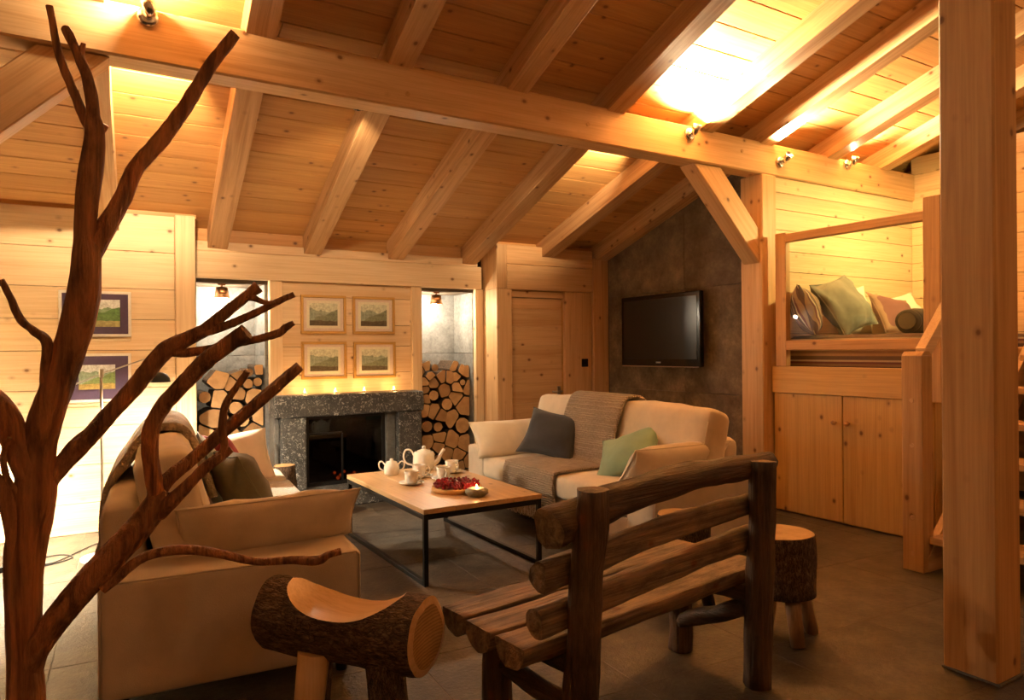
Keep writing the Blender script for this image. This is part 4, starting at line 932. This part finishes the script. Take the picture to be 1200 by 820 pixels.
branch('branch', [(256, 537, 9, D+.11), (262, 524, 9, D+.11), (260, 508, 9, D+.1), (260, 490, 9, D+.1), (266, 468, 8, D+.1), (280, 449, 8, D+.1), (289, 435, 8, D+.1)], seed=17)
branch('branch', [(118, 690, 12, D+.03), (137, 675, 12, D+.05), (158, 658, 11, D+.07), (180, 648, 11, D+.10), (219, 644, 11, D+.13), (260, 649, 10, D+.15), (297, 657, 9, D+.17), (342, 656, 9, D+.19), (372, 657, 11, D+.2), (386, 650, 8, D+.2), (400, 646, 8, D+.21)], seed=18)
bm = bmesh.new(); lathe(bm, [(0, 0), (.17, 0), (.17, .012), (0, .014)], 32); obj('foot_plate', bm, 'black_metal', tr)

# ================================================================== LAMPS
rl = thing('reading_lamp', 'slim steel reading floor lamp with swivel arm behind the beige sofa', 'lamp', (.10, 4.99, 0))
bm = bmesh.new(); lathe(bm, [(0, 0), (.12, 0), (.12, .012), (.01, .022), (0, .022)], 28); obj('base', bm, 'white_paint', rl, smooth=False)
bm = bmesh.new(); tube(bm, [(0, 0, .02), (0, 0, 1.13)], .008, 10); obj('pole', bm, 'steel', rl, smooth=True)
bm = bmesh.new(); tube(bm, [(-.18, .02, 1.045), (0, 0, 1.125), (.30, -.02, 1.235)], .0045, 8); ar = obj('arm', bm, 'steel', rl, smooth=True)
bm = bmesh.new(); lathe(bm, [(0, -.03), (.014, -.03), (.014, .02), (0, .02)], 14); obj('joint', bm, 'steel', rl, (0, 0, 1.135))
bm = bmesh.new(); tube(bm, [(.30, -.02, 1.235), (.315, -.02, 1.20), (.315, -.02, 1.13)], .0045, 8); obj('drop', bm, 'steel', rl, smooth=True)
bm = bmesh.new(); lathe(bm, [(.066, 0), (.062, .025), (.045, .05), (.02, .062), (0, .064), (0, .060), (.018, .058), (.042, .046), (.058, .023), (.062, 0)], 24); obj('lamp_shade', bm, 'black_metal', rl, (.315, -.02, 1.065), smooth=True)
bm = bmesh.new(); bmesh.ops.create_icosphere(bm, subdivisions=2, radius=.014); obj('bulb', bm, 'bulb', rl, (.315, -.02, 1.108))
light('bulb_light', 'POINT', (.315, -.02, 1.082), POW['read'], HALO, rl, .022)
fl_ = thing('floor_lamp', 'standing lamp on a flat dark base by the pale plank wall', 'lamp', (-.52, 5.10, 0))
bm = bmesh.new(); bbox(bm, -.28, .28, -.14, .14, 0, .035, .004); obj('base', bm, 'black_metal', fl_, rot=(0, 0, .1))
bm = bmesh.new(); tube(bm, [(-.1, 0, .03), (-.1, 0, 1.22)], .011, 10); obj('pole', bm, 'steel', fl_, smooth=True)
bm = bmesh.new(); lathe(bm, [(.13, 1.12), (.105, 1.40), (0, 1.402), (0, 1.398), (.103, 1.396), (.128, 1.12)], 28, (-.1, 0, 0)); obj('lamp_shade', bm, 'shade_cloth', fl_, smooth=True)
light('bulb_light', 'POINT', (-.1, 0, 1.26), POW['floor_lamp'], HALO, fl_, .05)
bm = bmesh.new(); tube(bm, spline([(.2, -.05, .03), (.30, -.12, .006), (.46, -.02, .006), (.40, .10, .006), (.28, .05, .006), (.36, -.08, .006), (.62, .30, .006), (.9, .45, .006)], 6), .004, 6); obj('cable', bm, 'cable', fl_, smooth=True)
def beam_spot(label, x, y, z, side, power, col=WARM2, tgt=(0, 0, 1), ang=120, size=1):
    """a small swivel spotlight on the beam; side -1 towards the room, 1 towards the back wall"""
    t = thing('beam_spotlight', label, 'spotlight', (x, y, z)); d = Vector(tgt).normalized()
    bm = bmesh.new(); lathe(bm, [(0, 0), (.045, 0), (.045, .012), (.03, .02), (0, .02)], 24); obj('rose', bm, 'chrome', t, rot=(-side*PI/2, 0, 0), smooth=True)
    hp = Vector((0, side*.065, .02)); bm = bmesh.new(); tube(bm, [(0, side*.015, 0), (0, side*.05, 0), hp], .006, 8); obj('arm', bm, 'chrome', t, smooth=True)
    q = d.to_track_quat('Z', 'Y').to_euler()
    bm = bmesh.new(); lathe(bm, [(0, -.04), (.018, -.04), (.024, -.02), (.034, .035), (.031, .035), (.022, -.01), (0, -.015)], 20); obj('lamp_head', bm, 'chrome', t, hp, q, smooth=True)
    bm = bmesh.new(); lathe(bm, [(0, .012), (.022, .012), (.018, .02), (0, .024)], 16); obj('bulb', bm, 'bulb', t, hp, q)
    light('bulb_light', 'POINT' if ang > 170 else 'SPOT', hp+d*.05, power, col, t, .02, target=Vector((x, y, z))+hp+d*2, angle=ang)
beam_spot('chrome spotlight on the beam above the driftwood tree', .27, 3.635, 2.79, -1, POW['beam_front_l'], tgt=(-.3, -.5, 1), ang=180)
beam_spot('chrome spotlight on the beam where the rafters glow above the stone wall', 3.70, 3.635, 2.77, -1, POW['beam_front_r'], tgt=(.0, -.55, 1), ang=165)
beam_spot('chrome spotlight glaring on the beam above the post by the bed nook', 4.68, 3.635, 2.70, -1, POW['beam_end'], tgt=(-.1, -.8, .62), ang=165)
beam_spot('spotlight on the back of the beam lighting boards above the left wall', .36, 3.805, 2.72, 1, POW['beam_back_l'], tgt=(-.12, 1, .12), ang=85)
beam_spot('spotlight on the back of the beam lighting the boards near the stone wall', 3.42, 3.805, 2.72, 1, POW['beam_back_r'], tgt=(.06, 1, .12), ang=70)
beam_spot('chrome spotlight on the beam over the raised bed', 5.54, 3.635, 2.79, -1, POW['beam_top'], tgt=(-.1, -.5, 1), ang=160)
beam_spot('spotlight on the back of the beam turned to the framed prints', 1.35, 3.805, 2.64, 1, POW['wash'], tgt=(.2, 1, -.75), ang=92)
beam_spot('spotlight on the back of the beam turned to the door', 2.75, 3.805, 2.64, 1, POW['wash']*.4, tgt=(-.1, 1, -.85), ang=92)
def pendant(label, x, y, z, power, col, name='pendant_lamp', rad=.05, top=None, aim=None):
    t = thing(name, label, 'lamp', (x, y, z)); top = top if top is not None else zr(y)-z
    bm = bmesh.new(); tube(bm, [(0, 0, .06), (0, 0, top)], .004, 6); obj('cable', bm, 'cable', t)
    bm = bmesh.new(); lathe(bm, [(.10, -.02), (.085, .03), (.04, .07), (.012, .08), (.012, .075), (.038, .066), (.08, .027), (.096, -.02)], 24); obj('lamp_shade', bm, 'black_metal', t, smooth=True)
    bm = bmesh.new(); bmesh.ops.create_icosphere(bm, subdivisions=2, radius=.03); obj('bulb', bm, 'bulb', t, (0, 0, .015))
    light('bulb_light', 'SPOT' if aim else 'POINT', (0, 0, -.035), power, col, t, rad, target=Vector((x, y, z))+Vector(aim) if aim else None, angle=150, blend=.5)
pendant('small hanging lamp in the bed nook behind the big post', 5.62, 2.66, 2.45, POW['alcove'], YELLOW, aim=(-.05, 1, -.1))
pendant('small hanging lamp above the stairs', 5.6, 1.5, 2.5, POW['stair'], WARM2)
pendant('hanging lamp on a cable in the room behind the photographer', -1.6, -.6, 2.9, POW['room'], WARM, rad=.08)
pendant('hanging lamp on a cable over the stairs side of the room', 2.2, -1.0, 3.0, POW['table'], WARM, rad=.08)
# ---- a little wire rack in front of the left firewood
t = thing('fire_tool_rack', 'small dark wire rack with upright prongs before the narrow wood niche', 'rack', (1.02, 5.62, 0))
for x in (-.12, .12):
    bm = bmesh.new(); tube(bm, [(x, 0, 0), (x, 0, .60), (x*.8, 0, .64)], .006, 8); obj('upright', bm, 'black_metal', t)
for z in (.30, .60):
    bm = bmesh.new(); tube(bm, [(-.12, 0, z), (.12, 0, z)], .006, 8); obj('crossbar', bm, 'black_metal', t)
for k in range(4):
    bm = bmesh.new(); tube(bm, [(-.07+.045*k, -.012, .12), (-.07+.045*k, -.012, .63)], .005, 8); obj('tool_handle', bm, 'chrome', t)
bm = bmesh.new(); bbox(bm, -.15, .15, -.06, .06, 0, .012); obj('foot', bm, 'black_metal', t)
